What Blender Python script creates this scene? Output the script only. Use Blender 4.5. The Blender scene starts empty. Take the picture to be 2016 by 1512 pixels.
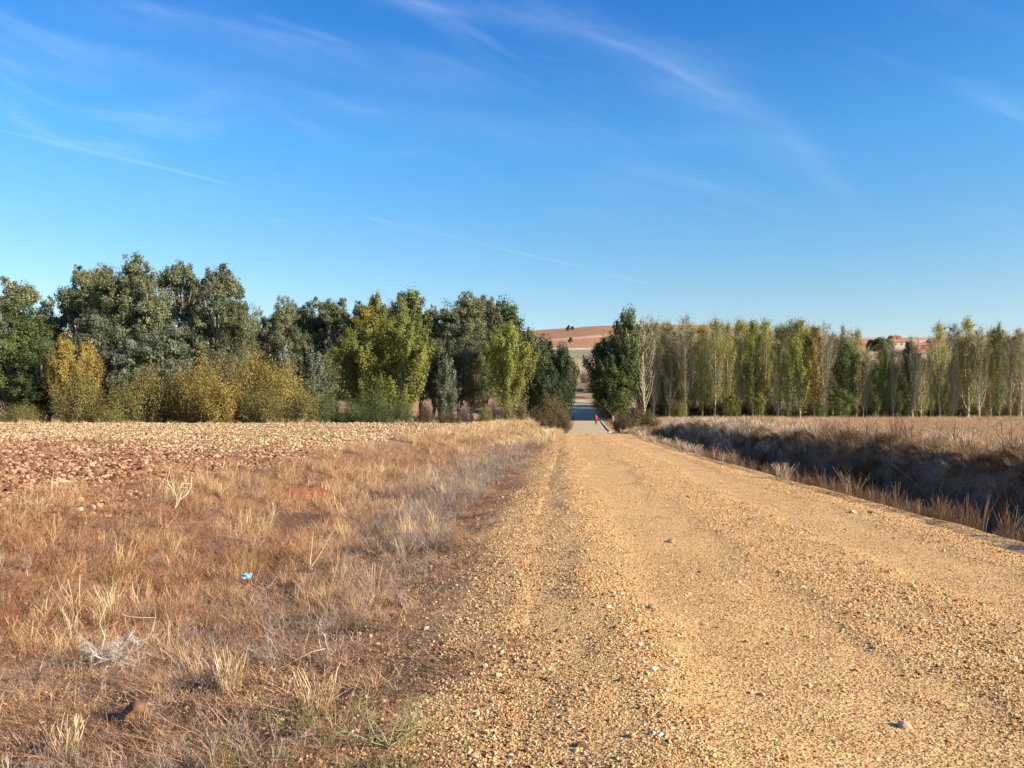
import bpy, bmesh, math, random
import numpy as np
from mathutils import Vector, Matrix
R = math.radians
rs = np.random.RandomState
SC = bpy.context.scene
COL = SC.collection

# ------------------------------------------------------------------ camera, sky, sun, exposure
EYE, FOC, HOR = 1.7, 1552.0, 805.0      # eye height (m), focal length and horizon row of the 2016x1512 photo
cam = bpy.data.cameras.new('camera'); co = bpy.data.objects.new('camera', cam); COL.objects.link(co)
co.location = (0, 0, EYE); co.rotation_euler = (R(90), 0, 0)
cam.sensor_fit = 'HORIZONTAL'; cam.sensor_width = 36; cam.lens = 36*FOC/2016
cam.shift_y = (HOR-756)/2016
cam.clip_start = 0.1; cam.clip_end = 12000
SC.camera = co
SUN_AZ, SUN_EL = 116.0, 25.0            # clockwise from +Y, above the horizon
sv = Vector((math.sin(R(SUN_AZ))*math.cos(R(SUN_EL)), math.cos(R(SUN_AZ))*math.cos(R(SUN_EL)), math.sin(R(SUN_EL))))
sl = bpy.data.lights.new('sun', 'SUN'); sl.energy = 5.0; sl.angle = R(0.5); sl.color = (1.0, 0.90, 0.75)
so = bpy.data.objects.new('sun', sl); COL.objects.link(so); so.location = (60, -40, 60)
so.rotation_euler = (-sv).to_track_quat('-Z', 'Y').to_euler()
SC.view_settings.view_transform = 'Standard'; SC.view_settings.look = 'None'
SC.view_settings.gamma = 1; SC.view_settings.use_curve_mapping = False
SC.view_settings.exposure = 1.12
SC.cycles.max_bounces = 5; SC.cycles.diffuse_bounces = 2; SC.cycles.glossy_bounces = 1
SC.cycles.transmission_bounces = 2; SC.cycles.transparent_max_bounces = 4
SC.cycles.use_adaptive_sampling = True


class NT:
    """tiny node-tree writer"""
    def __init__(s, nt): s.nt = nt; s.n = nt.nodes; s.l = nt.links
    def new(s, t, **kw):
        n = s.n.new(t)
        for k, v in kw.items(): setattr(n, k, v)
        return n
    def put(s, sock, v):
        if isinstance(v, bpy.types.NodeSocket): s.l.new(v, sock)
        elif v is not None: sock.default_value = v
    def m(s, op, a, b=None, c=None, clamp=False):
        n = s.new('ShaderNodeMath', operation=op, use_clamp=clamp)
        s.put(n.inputs[0], a); s.put(n.inputs[1], b); s.put(n.inputs[2], c)
        return n.outputs[0]
    def mix(s, f, a, b, bt='MIX'):
        n = s.new('ShaderNodeMix', data_type='RGBA', blend_type=bt, clamp_factor=True)
        s.put(n.inputs[0], f); s.put(n.inputs[6], a); s.put(n.inputs[7], b)
        return n.outputs[2]
    def ramp(s, f, stops, interp='LINEAR'):
        n = s.new('ShaderNodeValToRGB'); n.color_ramp.interpolation = interp
        e = n.color_ramp.elements
        while len(e) > 1: e.remove(e[-1])
        e[0].position = stops[0][0]; e[0].color = c4(stops[0][1])
        for p, c in stops[1:]: x = e.new(p); x.color = c4(c)
        s.put(n.inputs[0], f); return n.outputs[0]
    def noise(s, vec, scale, detail=3, rough=0.55, dist=0.0, out='Fac'):
        n = s.new('ShaderNodeTexNoise'); s.put(n.inputs['Vector'], vec)
        n.inputs['Scale'].default_value = scale; n.inputs['Detail'].default_value = detail
        n.inputs['Roughness'].default_value = rough; n.inputs['Distortion'].default_value = dist
        return n.outputs[out]
    def voro(s, vec, scale, feature='F1', out='Distance', rnd=1.0):
        n = s.new('ShaderNodeTexVoronoi', feature=feature); s.put(n.inputs['Vector'], vec)
        n.inputs['Scale'].default_value = scale; n.inputs['Randomness'].default_value = rnd
        return n.outputs[out]
    def smooth(s, x, a, b):
        n = s.new('ShaderNodeMapRange', interpolation_type='SMOOTHSTEP')
        s.put(n.inputs[0], x); n.inputs[1].default_value = a; n.inputs[2].default_value = b
        return n.outputs[0]
    def comb(s, x, y, z=0.0):
        n = s.new('ShaderNodeCombineXYZ')
        s.put(n.inputs[0], x); s.put(n.inputs[1], y); s.put(n.inputs[2], z); return n.outputs[0]


def c4(c):
    if isinstance(c, (int, float)): return (c, c, c, 1)
    return tuple(c) if len(c) == 4 else (c[0], c[1], c[2], 1)


def px(x, y):                            # photo direction -> tangent-plane direction coordinates of the sky
    return (x-1008)/FOC, (HOR-y)/FOC


world = bpy.data.worlds.new('World'); SC.world = world; world.use_nodes = True
w = NT(world.node_tree); w.n.clear()
sky = w.new('ShaderNodeTexSky', sky_type='NISHITA'); sky.sun_disc = False
sky.sun_elevation = R(SUN_EL); sky.sun_rotation = R(SUN_AZ); sky.altitude = 700
sky.air_density = 1.0; sky.dust_density = 0.35; sky.ozone_density = 2.2
tc = w.new('ShaderNodeTexCoord'); sep = w.new('ShaderNodeSeparateXYZ'); w.l.new(tc.outputs['Generated'], sep.inputs[0])
dx, dy, dz = sep.outputs
ydiv = w.m('MAXIMUM', dy, 0.05)
U = w.m('DIVIDE', dx, ydiv); V = w.m('DIVIDE', dz, ydiv)
SKYTUNE = dict(gain=(1.0, 1.0, 1.0))
# cirrus: stretched noise that sweeps down to the right, thicker in some places
warp = w.noise(w.comb(U, V), 1.6, 2, .5)
ang = R(-17)
ru = w.m('ADD', w.m('MULTIPLY', U, math.cos(ang)), w.m('MULTIPLY', V, math.sin(ang)))
rv = w.m('ADD', w.m('MULTIPLY', U, -math.sin(ang)), w.m('MULTIPLY', V, math.cos(ang)))
rv2 = w.m('ADD', rv, w.m('MULTIPLY', warp, 0.35))
fine = w.noise(w.comb(w.m('MULTIPLY', ru, 2.2), w.m('MULTIPLY', rv2, 15)), 1.5, 6, .62)
big = w.noise(w.comb(w.m('MULTIPLY', ru, 1.3), w.m('MULTIPLY', rv2, 4.2)), 1.4, 3, .5)
cir = w.m('MULTIPLY', w.smooth(fine, .42, .82), w.smooth(big, .42, .72))
cir = w.m('MULTIPLY', cir, w.smooth(V, .12, .34))
cir = w.m('MULTIPLY', cir, .55)
clump = w.noise(w.comb(w.m('MULTIPLY', ru, 5), w.m('MULTIPLY', rv, 22)), 1.3, 5, .6)


def streak(P0, P1, P2, wid, power, soft=.05, nz=.6, grow=0.0):
    """a curved streak through three sky directions; v is a quadratic of u"""
    (a, va), (b, vb), (c, vc) = px(*P0), px(*P1), px(*P2)
    k = np.polyfit([a, b, c], [va, vb, vc], 2)
    line = w.m('MULTIPLY_ADD', w.m('MULTIPLY_ADD', U, float(k[0]), float(k[1])), U, float(k[2]))
    d = w.m('SUBTRACT', V, line)
    ww = wid/FOC
    if grow: ww = w.m('MULTIPLY_ADD', w.m('SUBTRACT', U, a), grow, ww)
    q = w.m('DIVIDE', d, ww)
    g = w.m('EXPONENT', w.m('MULTIPLY', w.m('MULTIPLY', q, q), -1.0))
    g = w.m('MULTIPLY', g, w.m('MULTIPLY', w.smooth(U, a-soft*.3, a+soft), w.m('SUBTRACT', 1.0, w.smooth(U, c-soft, c+soft*.3))))
    g = w.m('MULTIPLY', g, w.m('MULTIPLY_ADD', w.smooth(clump, .35, .7), nz, 1-nz))
    return w.m('MULTIPLY', g, power)


parts = [cir,
         streak((180, -10), (430, 45), (760, 120), 14, .17, .08), streak((480, 25), (600, 60), (700, 90), 7, .20, .05),
         streak((120, 0), (520, 90), (1030, 175), 34, .16, .1), streak((700, 80), (860, 120), (1010, 170), 18, .12, .1),
         streak((740, -12), (850, 14), (950, 40), 13, .2, .07), streak((640, -30), (900, 15), (1180, 30), 26, .14, .1),
         streak((1040, 30), (1290, 120), (1500, 240), 9, .17, .12, .5), streak((980, 20), (1280, 105), (1560, 275), 42, .18, .12, .5),
         streak((1480, 220), (1620, 330), (1712, 415), 36, .17, .08, .5), streak((1200, 130), (1400, 210), (1640, 350), 60, .10, .12, .5),
         streak((1180, 318), (1330, 350), (1480, 395), 20, .16, .07, .5), streak((1080, 335), (1200, 370), (1310, 400), 22, .10, .08, .5),
         streak((560, 205), (900, 240), (1250, 290), 32, .13, .12, .5), streak((-80, 60), (250, 130), (560, 185), 34, .15, .12, .5),
         streak((-80, 110), (80, 140), (260, 165), 18, .14, .08, .5), streak((1860, 165), (1960, 200), (2090, 250), 24, .20, .06, .4),
         streak((-60, 245), (230, 308), (475, 369), 3.6, .20, .05, .3), streak((60, 275), (260, 318), (440, 360), 2.2, .14, .05, .1),
         streak((715, 427), (745, 433), (778, 440), 3.0, .22, .012, .2), streak((950, 481), (1080, 511), (1168, 529), 2.2, .26, .05, .3),
         streak((1190, 538), (1240, 549), (1285, 559), 2.2, .18, .02, .3), streak((780, 441), (860, 459), (1000, 491), 1.6, .1, .05, .5),
         streak((520, 436), (548, 433), (575, 436), 5, .09, .012, .4)]
tot = parts[0]
for p in parts[1:]: tot = w.m('ADD', tot, p)
tot = w.m('MULTIPLY', w.m('MULTIPLY', tot, .42), w.smooth(dy, .15, .4), clamp=True)
skyc = w.mix(1.0, sky.outputs[0], (1, 1, 1, 1), 'MULTIPLY'); SKYMUL = w.n[-1]
hs = w.new('ShaderNodeHueSaturation'); w.l.new(skyc, hs.inputs['Color']); hs.inputs['Saturation'].default_value = 1.15
el = w.m('DIVIDE', dz, 0.5, clamp=True)
grade = w.ramp(el, [(0, (.52, .39, .36)), (.3, (.45, .47, .44)), (.62, (.31, .54, .60)), (.92, (.155, .42, .63)), (1, (.14, .39, .61))]); GRADE = w.n[-1]
skyg = w.mix(1.0, w.mix(1.0, hs.outputs[0], (3, 3, 3, 1), 'MULTIPLY'), grade, 'MULTIPLY')
withc = w.mix(tot, skyg, (8.0, 9.0, 11.0, 1))
bg = w.new('ShaderNodeBackground'); bg.inputs['Strength'].default_value = 0.058
w.l.new(withc, bg.inputs['Color']); wo = w.new('ShaderNodeOutputWorld'); w.l.new(bg.outputs[0], wo.inputs[0])

# ------------------------------------------------------------------ helpers


def tag(o, label=None, cat=None, group=None, kind=None):
    if label: o['label'] = label
    if cat: o['category'] = cat
    if group: o['group'] = group
    if kind: o['kind'] = kind
    return o


def mesh_obj(name, verts, faces, mat=None, parent=None, link=True, smooth=False, attrs=None):
    me = bpy.data.meshes.new(name)
    me.from_pydata([tuple(v) for v in verts] if not isinstance(verts, np.ndarray) else verts.tolist(), [],
                   faces if not isinstance(faces, np.ndarray) else faces.tolist())
    if attrs:
        for an, (dom, typ, arr) in attrs.items():
            a = me.attributes.new(an, typ, dom)
            a.data.foreach_set('value' if typ == 'FLOAT' else 'color', np.asarray(arr, dtype=np.float32).ravel())
    if smooth: me.polygons.foreach_set('use_smooth', [True]*len(me.polygons))
    if mat:
        for m_ in (mat if isinstance(mat, (list, tuple)) else [mat]): me.materials.append(m_)
    me.update()
    o = bpy.data.objects.new(name, me)
    if link: COL.objects.link(o)
    if parent: o.parent = parent
    return o


def empty(name, loc, rz=0.0, sc=(1, 1, 1)):
    o = bpy.data.objects.new(name, None); COL.objects.link(o)
    o.location = loc; o.rotation_euler = (0, 0, rz); o.scale = sc; o.empty_display_size = .3
    return o


def lattice(seed, n=64): return rs(seed).rand(n, n)


def vn(x, y, seed):
    L = _lat.setdefault(seed, lattice(seed)); n = 64
    xi = np.floor(x).astype(int); yi = np.floor(y).astype(int); fx = x-xi; fy = y-yi
    fx = fx*fx*(3-2*fx); fy = fy*fy*(3-2*fy)
    a = L[xi % n, yi % n]; b = L[(xi+1) % n, yi % n]; c = L[xi % n, (yi+1) % n]; d = L[(xi+1) % n, (yi+1) % n]
    return (a*(1-fx)+b*fx)*(1-fy)+(c*(1-fx)+d*fx)*fy-.5


_lat = {}


def sst(x, a, b):
    t = np.clip((x-a)/(b-a), 0, 1); return t*t*(3-2*t)


def hermite(Y, pts):
    """smooth monotone-ish interpolation of a table"""
    xs = np.array([p[0] for p in pts], float); ys = np.array([p[1] for p in pts], float)
    h = np.diff(xs); dlt = np.diff(ys)/h
    m_ = np.zeros(len(xs)); m_[0] = dlt[0]; m_[-1] = dlt[-1]
    for i in range(1, len(xs)-1):
        m_[i] = 0 if dlt[i-1]*dlt[i] <= 0 else 2*dlt[i-1]*dlt[i]/(dlt[i-1]+dlt[i])
    Y = np.clip(np.asarray(Y, float), xs[0], xs[-1])
    i = np.clip(np.searchsorted(xs, Y, side='right')-1, 0, len(h)-1)
    t = (Y-xs[i])/h[i]
    return ((2*t**3-3*t**2+1)*ys[i]+(t**3-2*t**2+t)*h[i]*m_[i]+(-2*t**3+3*t**2)*ys[i+1]+(t**3-t**2)*h[i]*m_[i+1])


# ------------------------------------------------------------------ terrain
CXT = [(-60, 2.4), (0, 2.9), (10, 3.25), (20, 3.65), (33, 4.3), (55, 5.7), (80, 7.9), (127, 12.3), (160, 15.1), (200, 17.6), (235, 19.0), (262, 17.2), (300, 5)]
HWT = [(-60, 3.1), (10, 3.1), (20, 2.8), (33, 2.5), (55, 2.35), (80, 2.55), (127, 2.6), (300, 2.4)]
ZRT = [(-60, 0), (40, 0), (52, -.03), (60, -.22), (70, -.6), (80, -.88), (95, -1.1), (112, -1.14), (127, -1.02), (145, -.72), (160, -.1), (200, 2.2), (235, 4.8),
       (262, 6.6), (300, 10), (350, 15.5), (400, 23), (450, 31), (600, 56), (800, 85), (950, 98), (1200, 118), (1500, 150), (1900, 168), (2600, 175), (4500, 150)]
MXT = [(-900, .8), (-300, .86), (0, .925), (52, .96), (99, .995), (205, 1.0), (232, .975), (260, .94), (357, .875), (520, .865), (1500, .8)]


def cx(Y): return hermite(Y, CXT)
def hw(Y): return hermite(Y, HWT)


def zr(Y, X=None):
    z = hermite(Y, ZRT)
    if X is not None:
        s = np.asarray(X)*800/np.maximum(Y, 200)
        mm = hermite(s, MXT); far = 1-.22*sst(s, 60, 260)
        mm = mm*(1-sst(Y, 900, 1300))+far*sst(Y, 900, 1300)
        z = z*(1+(mm-1)*sst(Y, 240, 420))
    return z


def dfield(Y): return hermite(Y, [(-60, 7.5), (20, 7.7), (41, 6.5), (60, 4.4), (78, 2.6), (120, 2.5)])


LD = [(0, 0), (.6, -.05), (1.6, -.2), (3.0, -.5), (4.4, -.52), (6.0, -.12), (7.5, .18), (9, .22), (400, .22)]
RD = [(0, 0), (.22, 0), (.6, -.25), (1.2, -.9), (2.0, -.95), (2.45, -.2), (2.8, .60), (3.1, .80), (4.2, .66), (7, .36), (10, .28), (14, .25), (400, .25)]


def ground_z(X, Y, fine=True):
    X = np.asarray(X, float); Y = np.asarray(Y, float)
    c = cx(Y); h = hw(Y); u = X-c
    rz_ = zr(Y, X)
    dl = np.maximum(-u-h, 0); dr = np.maximum(u-h, 0)
    # left: shallow grassy hollow, then the field that ends in a brow
    k = 7.5/np.maximum(dfield(Y), 1)
    zl = hermite(np.minimum(dl*k, 400), LD)
    zl = zl*np.where(zl < 0, 1-sst(Y, 45, 70), 1.0)
    tbrow = sst(Y, 79, 93)
    base_l = zr(Y, X)+sst(Y, 120, 210)*np.minimum(dl/14, 1)*1.6*(1-sst(Y, 210, 300))
    fl = sst(dl*k, 4, 9)
    zl = np.where(Y < 100, (1-tbrow)*(zl+(1-fl)*zr(Y, X)), 0)+tbrow*base_l
    # right: ditch with a steep far bank, then a flat rough meadow
    er = 1-sst(Y, 42, 66)
    zd = hermite(np.minimum(dr, 400), RD)
    flat = zr(Y, X)+(.25-.7*sst(Y, 90, 145)-zr(Y, X))*sst(dr, 1.5, 9)
    zrr = zd*er+flat*(1-er)
    t2 = sst(Y, 168, 235)
    zrr = zrr*(1-t2)+t2*zr(Y, X)
    z = np.where(u < -h, zl, np.where(u > h, zrr, rz_))
    off = sst(np.maximum(dl, dr), 0, 1.2)
    z = z+off*(vn(X*.35, Y*.35, 1)*.16+vn(X*1.1+7, Y*1.1, 2)*.14)
    if fine:
        z = z+off*(vn(X*3.3, Y*3.3, 3)*.05)*(1-sst(Y, 40, 80))
        z = z+sst(Y, 150, 500)*(vn(X*.012+3, Y*.012, 4)*5+vn(X*.05, Y*.05, 5)*.9)
    inroad = (np.abs(u) < h-.12) & (Y < 268)
    return z-np.where(inroad, .06, 0.0)


def grid(xs, ys, zf):
    X, Y = np.meshgrid(xs, ys); Z = zf(X, Y)
    v = np.stack([X, Y, Z], -1).reshape(-1, 3)
    nx, ny = len(xs), len(ys)
    i = np.arange(nx-1)[None, :]+np.arange(ny-1)[:, None]*nx
    f = np.stack([i, i+1, i+1+nx, i+nx], -1).reshape(-1, 4)
    return v, f


def spaced(a, b, mid, d0, g):
    """coordinates dense round mid and ever wider away from it"""
    out = [mid]; s = d0
    while out[-1] < b: out.append(out[-1]+s); s *= g
    lo = [mid]; s = d0
    while lo[-1] > a: lo.append(lo[-1]-s); s *= g
    return np.array(sorted(set(lo[1:]+out)))


def lerp3(a, b, t): return a*(1-t[..., None])+b*t[..., None]


def ground_col(X, Y):
    C = lambda *c: np.array(c)
    c = cx(Y); h = hw(Y); u = X-c; dl = -u-h; dr = u-h
    n1 = vn(X*.5, Y*.5, 11)+.5; n2 = vn(X*.12, Y*.12, 12)+.5; n3 = vn(X*1.9, Y*1.9, 13)+.5
    soil = lerp3(C(.085, .043, .025), C(.21, .11, .058), n1)
    col = np.broadcast_to(soil, X.shape+(3,)).copy()
    gravel = lerp3(C(.46, .29, .125), C(.34, .20, .09), n3)
    col = lerp3(gravel, col, sst(np.abs(u)-h+(n1-.5)*.9, -.1, 1.5))
    # ploughed stony field
    df = dfield(Y)
    fcol = lerp3(C(.17, .08, .042), C(.30, .18, .095), sst(Y+n2*14, 16, 42)); fcol = lerp3(fcol, C(.24, .12, .065), sst(n2, .5, .85)*(1-sst(Y, 25, 50))*.7)
    col = lerp3(col, fcol, sst(dl+(n1-.5)*2-(df-1.0), 0, 1.6)*(1-sst(Y, 84, 94)))
    # reddish floor behind the brow
    woods = lerp3(C(.27, .15, .085), C(.36, .20, .12), n2)
    col = lerp3(col, woods, sst(Y, 84, 96)*sst(dl, 1, 6))
    # right meadow
    mead = lerp3(C(.46, .30, .16), C(.34, .21, .11), n1); mead = lerp3(mead, C(.2, .17, .07), sst(n2, .6, .8)*.4)
    col = lerp3(col, mead, sst(dr, 3, 5))
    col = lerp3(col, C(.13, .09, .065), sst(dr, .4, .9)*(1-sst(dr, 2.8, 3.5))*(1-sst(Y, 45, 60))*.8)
    col = lerp3(col, C(.17, .11, .065), sst(Y, 142, 158)*sst(dr, 3, 8)*(1-sst(Y, 200, 230)))
    col = lerp3(col, C(.34, .22, .11), sst(Y, 215, 235))
    return col


def ground_mat():
    m_ = bpy.data.materials.new('dry_earth'); m_.use_nodes = True; t = NT(m_.node_tree)
    b = t.n['Principled BSDF']; b.inputs['Roughness'].default_value = .95; b.inputs['Specular IOR Level'].default_value = .1
    a = t.new('ShaderNodeAttribute', attribute_name='col')
    g = t.new('ShaderNodeNewGeometry').outputs['Position']
    n = t.noise(g, 9, 6, .65); n2 = t.noise(g, 55, 4, .6)
    v = t.m('MULTIPLY_ADD', n, .9, t.m('MULTIPLY', n2, .75))
    c = t.mix(1.0, a.outputs['Color'], t.ramp(v, [(.45, .42), (.78, .95), (1.15, 1.5)]), 'MULTIPLY')
    c = t.mix(t.smooth(t.voro(g, 26, out='Color'), .75, .8), c, (.45, .32, .19, 1)) if False else c
    t.l.new(c, b.inputs['Base Color'])
    bp = t.new('ShaderNodeBump'); bp.inputs['Strength'].default_value = .6; bp.inputs['Distance'].default_value = .022
    hgt = t.m('ADD', t.m('MULTIPLY', n, 1.0), t.m('MULTIPLY', t.m('SUBTRACT', 1.0, t.voro(g, 30)), .5))
    t.l.new(hgt, bp.inputs['Height']); t.l.new(bp.outputs[0], b.inputs['Normal'])
    return m_


def colattr(c): return {'col': ('POINT', 'FLOAT_COLOR', np.concatenate([c.reshape(-1, 3), np.ones((c.size//3, 1))], 1))}


xs = spaced(-420, 420, 1.0, .14, 1.021)
ys = np.concatenate([np.arange(-60, -6, 3.0), np.arange(-6, 3, .5)])
yy = 3.0; st = .12; yl = []
while yy < 230: yl.append(yy); yy += st; st *= 1.0105
ys = np.concatenate([ys, yl, [230.0]])
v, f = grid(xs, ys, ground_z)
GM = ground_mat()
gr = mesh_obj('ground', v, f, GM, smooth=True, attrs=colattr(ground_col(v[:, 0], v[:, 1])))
tag(gr, 'dry brown earth with verge, stony field and rough meadow', None, None, 'structure')


def hill_col(X, Y):
    C = lambda *c: np.array(c)
    s = X*800/np.maximum(Y, 200)
    n1 = vn(X*.02, Y*.02, 21)+.5; n2 = vn(X*.004, Y*.009, 22)+.5; n3 = vn(X*.15, Y*.15, 23)+.5
    yy_ = Y+(n1-.5)*14+X*.06
    red = C(.36, .19, .10); red2 = C(.32, .165, .088); tan = C(.42, .29, .16); pale = C(.55, .42, .27); scrub = C(.20, .13, .075); grn = C(.22, .19, .11)
    col = lerp3(np.broadcast_to(scrub, X.shape+(3,)), np.broadcast_to(C(.33, .22, .12), X.shape+(3,)), sst(n3+n1*.5, .5, 1.0))
    col = lerp3(col, tan, sst(yy_, 325, 345))
    col = lerp3(col, lerp3(grn, tan, sst(n2+n3*.3, .4, .8)), sst(yy_, 420, 450))
    col = lerp3(col, np.broadcast_to(pale, X.shape+(3,)), sst(yy_, 505, 515)*(1-sst(yy_, 520, 532)))
    col = lerp3(col, red, sst(yy_, 528, 538))
    col = lerp3(col, C(.50, .31, .19), sst(yy_, 628, 634)*(1-sst(yy_, 640, 648)))
    col = lerp3(col, red2, sst(yy_, 648, 656))
    col = lerp3(col, C(.5, .36, .22), sst(yy_, 860, 880))
    col = lerp3(col, pale, sst(yy_, 1120, 1160))
    col = lerp3(col, C(.36, .2, .12), sst(yy_, 1430, 1450))
    # towards the right the slope is pale stubble with scrub
    rt = sst(s, 205, 250)
    col = lerp3(col, lerp3(C(.45, .28, .18), C(.52, .38, .25), n2), rt*sst(Y, 420, 500)*.8)
    col = lerp3(col, C(.20, .14, .085), rt*sst(n1+n3*.4, .6, .85)*.7)
    return col


hx = spaced(-3200, 3200, 60, 4, 1.022)
yy = 230.0; st = 1.6; yl = []
while yy < 4300: yl.append(yy); yy += st; st *= 1.012
v, f = grid(hx, np.array(yl), ground_z)
hm = bpy.data.materials.new('hill_fields'); hm.use_nodes = True; t = NT(hm.node_tree)
b = t.n['Principled BSDF']; b.inputs['Roughness'].default_value = 1; b.inputs['Specular IOR Level'].default_value = .05
a = t.new('ShaderNodeAttribute', attribute_name='col'); g = t.new('ShaderNodeNewGeometry').outputs['Position']
n = t.noise(g, .35, 6, .65)
sp_ = t.new('ShaderNodeSeparateXYZ'); t.l.new(g, sp_.inputs[0])
fur = t.new('ShaderNodeTexWave', wave_type='BANDS'); t.l.new(t.comb(t.m('MULTIPLY', sp_.outputs[0], .12), sp_.outputs[1]), fur.inputs[0])
fur.bands_direction = 'Y'; fur.inputs['Scale'].default_value = .05; fur.inputs['Distortion'].default_value = 3.0; fur.inputs['Detail'].default_value = 2; fur.inputs['Detail Scale'].default_value = .4
v_ = t.m('MULTIPLY_ADD', fur.outputs['Fac'], .22, t.m('MULTIPLY', n, 1.5))
t.l.new(t.mix(1.0, a.outputs['Color'], t.ramp(v_, [(.45, .7), (.9, 1.0), (1.3, 1.2)]), 'MULTIPLY'), b.inputs['Base Color'])
hl = mesh_obj('hills', v, f, hm, smooth=True, attrs=colattr(hill_col(v[:, 0], v[:, 1])))
tag(hl, 'rolling hill of red ploughed and pale stubble fields', None, None, 'structure')

# ------------------------------------------------------------------ the roads


def road_z(X, Y):
    u = X-cx(Y); h = hw(Y)
    z = zr(Y, X)
    coarse = loose(u, X, Y)
    z = z+.012+coarse*.028+vn(X*.6, Y*.25, 31)*.03*(1-sst(Y, 60, 75))+vn(X*3, Y*3, 32)*.012
    z = z+.03*(1-(u/h)**2)
    z = z+vn(X*1.7, Y*1.1, 93)*.035*sst(np.abs(u), h-.9, h-.3)
    z = np.where(np.abs(u) > h-.7, z-.09*sst(np.abs(u), h-.7, h+.25), z)
    return z


def loose(u, X=0, Y=0):
    """1 where the stones lie loose between the wheel tracks"""
    if not np.isscalar(X): u = u+vn(X*.7, Y*.22, 91)*.55+vn(X*3.1, Y*2.2, 92)*.45
    return np.clip(sst(u, -2.75, -2.2)*(1-sst(u, -2.0, -1.5))+sst(u, -.75, -.3)*(1-sst(u, .55, 1.0))+sst(u, 1.7, 2.1)*(1-sst(u, 2.7, 3.0))*.8+(1-sst(u, -3.2, -2.7))*.6, 0, 1)


def ribbon(y0, y1, step, g, nx, zf, over=.25):
    ys_ = []; y_ = y0
    while y_ < y1: ys_.append(y_); y_ += step; step *= g
    ys_ = np.array(ys_+[y1]); t_ = np.linspace(-1, 1, nx)
    T, Y = np.meshgrid(t_, ys_); X = cx(Y)+T*(hw(Y)+over)
    v_ = np.stack([X, Y, zf(X, Y)], -1).reshape(-1, 3); ny = len(ys_)
    i = np.arange(nx-1)[None, :]+np.arange(ny-1)[:, None]*nx
    return v_, np.stack([i, i+1, i+1+nx, i+nx], -1).reshape(-1, 4)


ya = np.arange(-60, 3, 1.5)
v, f = ribbon(-8, 69, .08, 1.006, 90, road_z)
rm = bpy.data.materials.new('sandy_gravel'); rm.use_nodes = True; t = NT(rm.node_tree)
b = t.n['Principled BSDF']; b.inputs['Roughness'].default_value = .9; b.inputs['Specular IOR Level'].default_value = .2
g = t.new('ShaderNodeNewGeometry').outputs['Position']
vo = t.new('ShaderNodeTexVoronoi'); t.l.new(g, vo.inputs['Vector']); vo.inputs['Scale'].default_value = 75
vo2 = t.new('ShaderNodeTexVoronoi'); t.l.new(g, vo2.inputs['Vector']); vo2.inputs['Scale'].default_value = 34
sc_ = t.new('ShaderNodeSeparateColor'); t.l.new(vo.outputs['Color'], sc_.inputs[0])
peb = t.ramp(sc_.outputs[0], [(0, (.10, .045, .018)), (.18, (.27, .135, .05)), (.45, (.54, .305, .11)), (.8, (.70, .43, .17)), (1, (.77, .55, .28))])
patch = t.noise(g, .9, 5, .6); patch2 = t.noise(g, 7, 5, .65)
base = t.ramp(t.m('MULTIPLY_ADD', patch2, .5, t.m('MULTIPLY', patch, .6)), [(.35, (.30, .155, .055)), (.55, (.55, .31, .11)), (.75, (.69, .42, .17))])
c = t.mix(.62, base, peb)
t.l.new(c, b.inputs['Base Color'])
hgt = t.m('ADD', t.m('MULTIPLY', t.m('SUBTRACT', 1.0, vo.outputs['Distance']), .45), t.m('ADD', t.m('MULTIPLY', t.m('SUBTRACT', 1.0, vo2.outputs['Distance']), .6), t.m('MULTIPLY', patch2, 1.0)))
bp = t.new('ShaderNodeBump'); bp.inputs['Strength'].default_value = .8; bp.inputs['Distance'].default_value = .012
t.l.new(hgt, bp.inputs['Height']); t.l.new(bp.outputs[0], b.inputs['Normal'])
gv = mesh_obj('gravel_road', v, f, rm, smooth=True)
tag(gv, 'golden stony gravel track running away from the camera', None, None, 'structure')

v, f = ribbon(67.5, 264, .6, 1.008, 14, lambda X, Y: zr(Y, X)+.03+.02*(1-((X-cx(Y))/hw(Y))**2)+vn(X*.3, Y*.1, 33)*.02, over=-.05)
cm = bpy.data.materials.new('worn_concrete'); cm.use_nodes = True; t = NT(cm.node_tree)
b = t.n['Principled BSDF']; b.inputs['Roughness'].default_value = .85; b.inputs['Specular IOR Level'].default_value = .2
g = t.new('ShaderNodeNewGeometry').outputs['Position']
n = t.noise(g, .5, 6, .6); n2 = t.noise(g, 6, 4, .6)
t.l.new(t.ramp(t.m('MULTIPLY_ADD', n2, .4, t.m('MULTIPLY', n, .6)), [(.3, (.32, .235, .135)), (.5, (.44, .34, .195)), (.7, (.52, .41, .25))]), b.inputs['Base Color'])
cr = mesh_obj('paved_road', v, f, cm, smooth=True)
tag(cr, 'pale grey paved road dipping between the trees', None, None, 'structure')
# raised concrete edging on the right of the paved road
Yk = np.arange(84, 150, 1.0); kv = []; kf = []
for i, y_ in enumerate(Yk):
    x0 = float(cx(y_)+hw(y_)-.1); z0 = float(zr(y_, x0))
    kv += [(x0, y_, z0-.2), (x0, y_, z0+.15), (x0+.28, y_, z0+.15), (x0+.28, y_, z0-.2)]
    if i: a_ = 4*(i-1); kf += [(a_, a_+1, a_+5, a_+4), (a_+1, a_+2, a_+6, a_+5), (a_+2, a_+3, a_+7, a_+6)]
km = bpy.data.materials.new('kerb_concrete'); km.use_nodes = True; t = NT(km.node_tree)
t.l.new(t.ramp(t.noise(t.new('ShaderNodeNewGeometry').outputs['Position'], 2, 4), [(.3, (.36, .28, .2)), (.7, (.50, .42, .31))]), t.n['Principled BSDF'].inputs['Base Color'])
t.n['Principled BSDF'].inputs['Roughness'].default_value = .9
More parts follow.
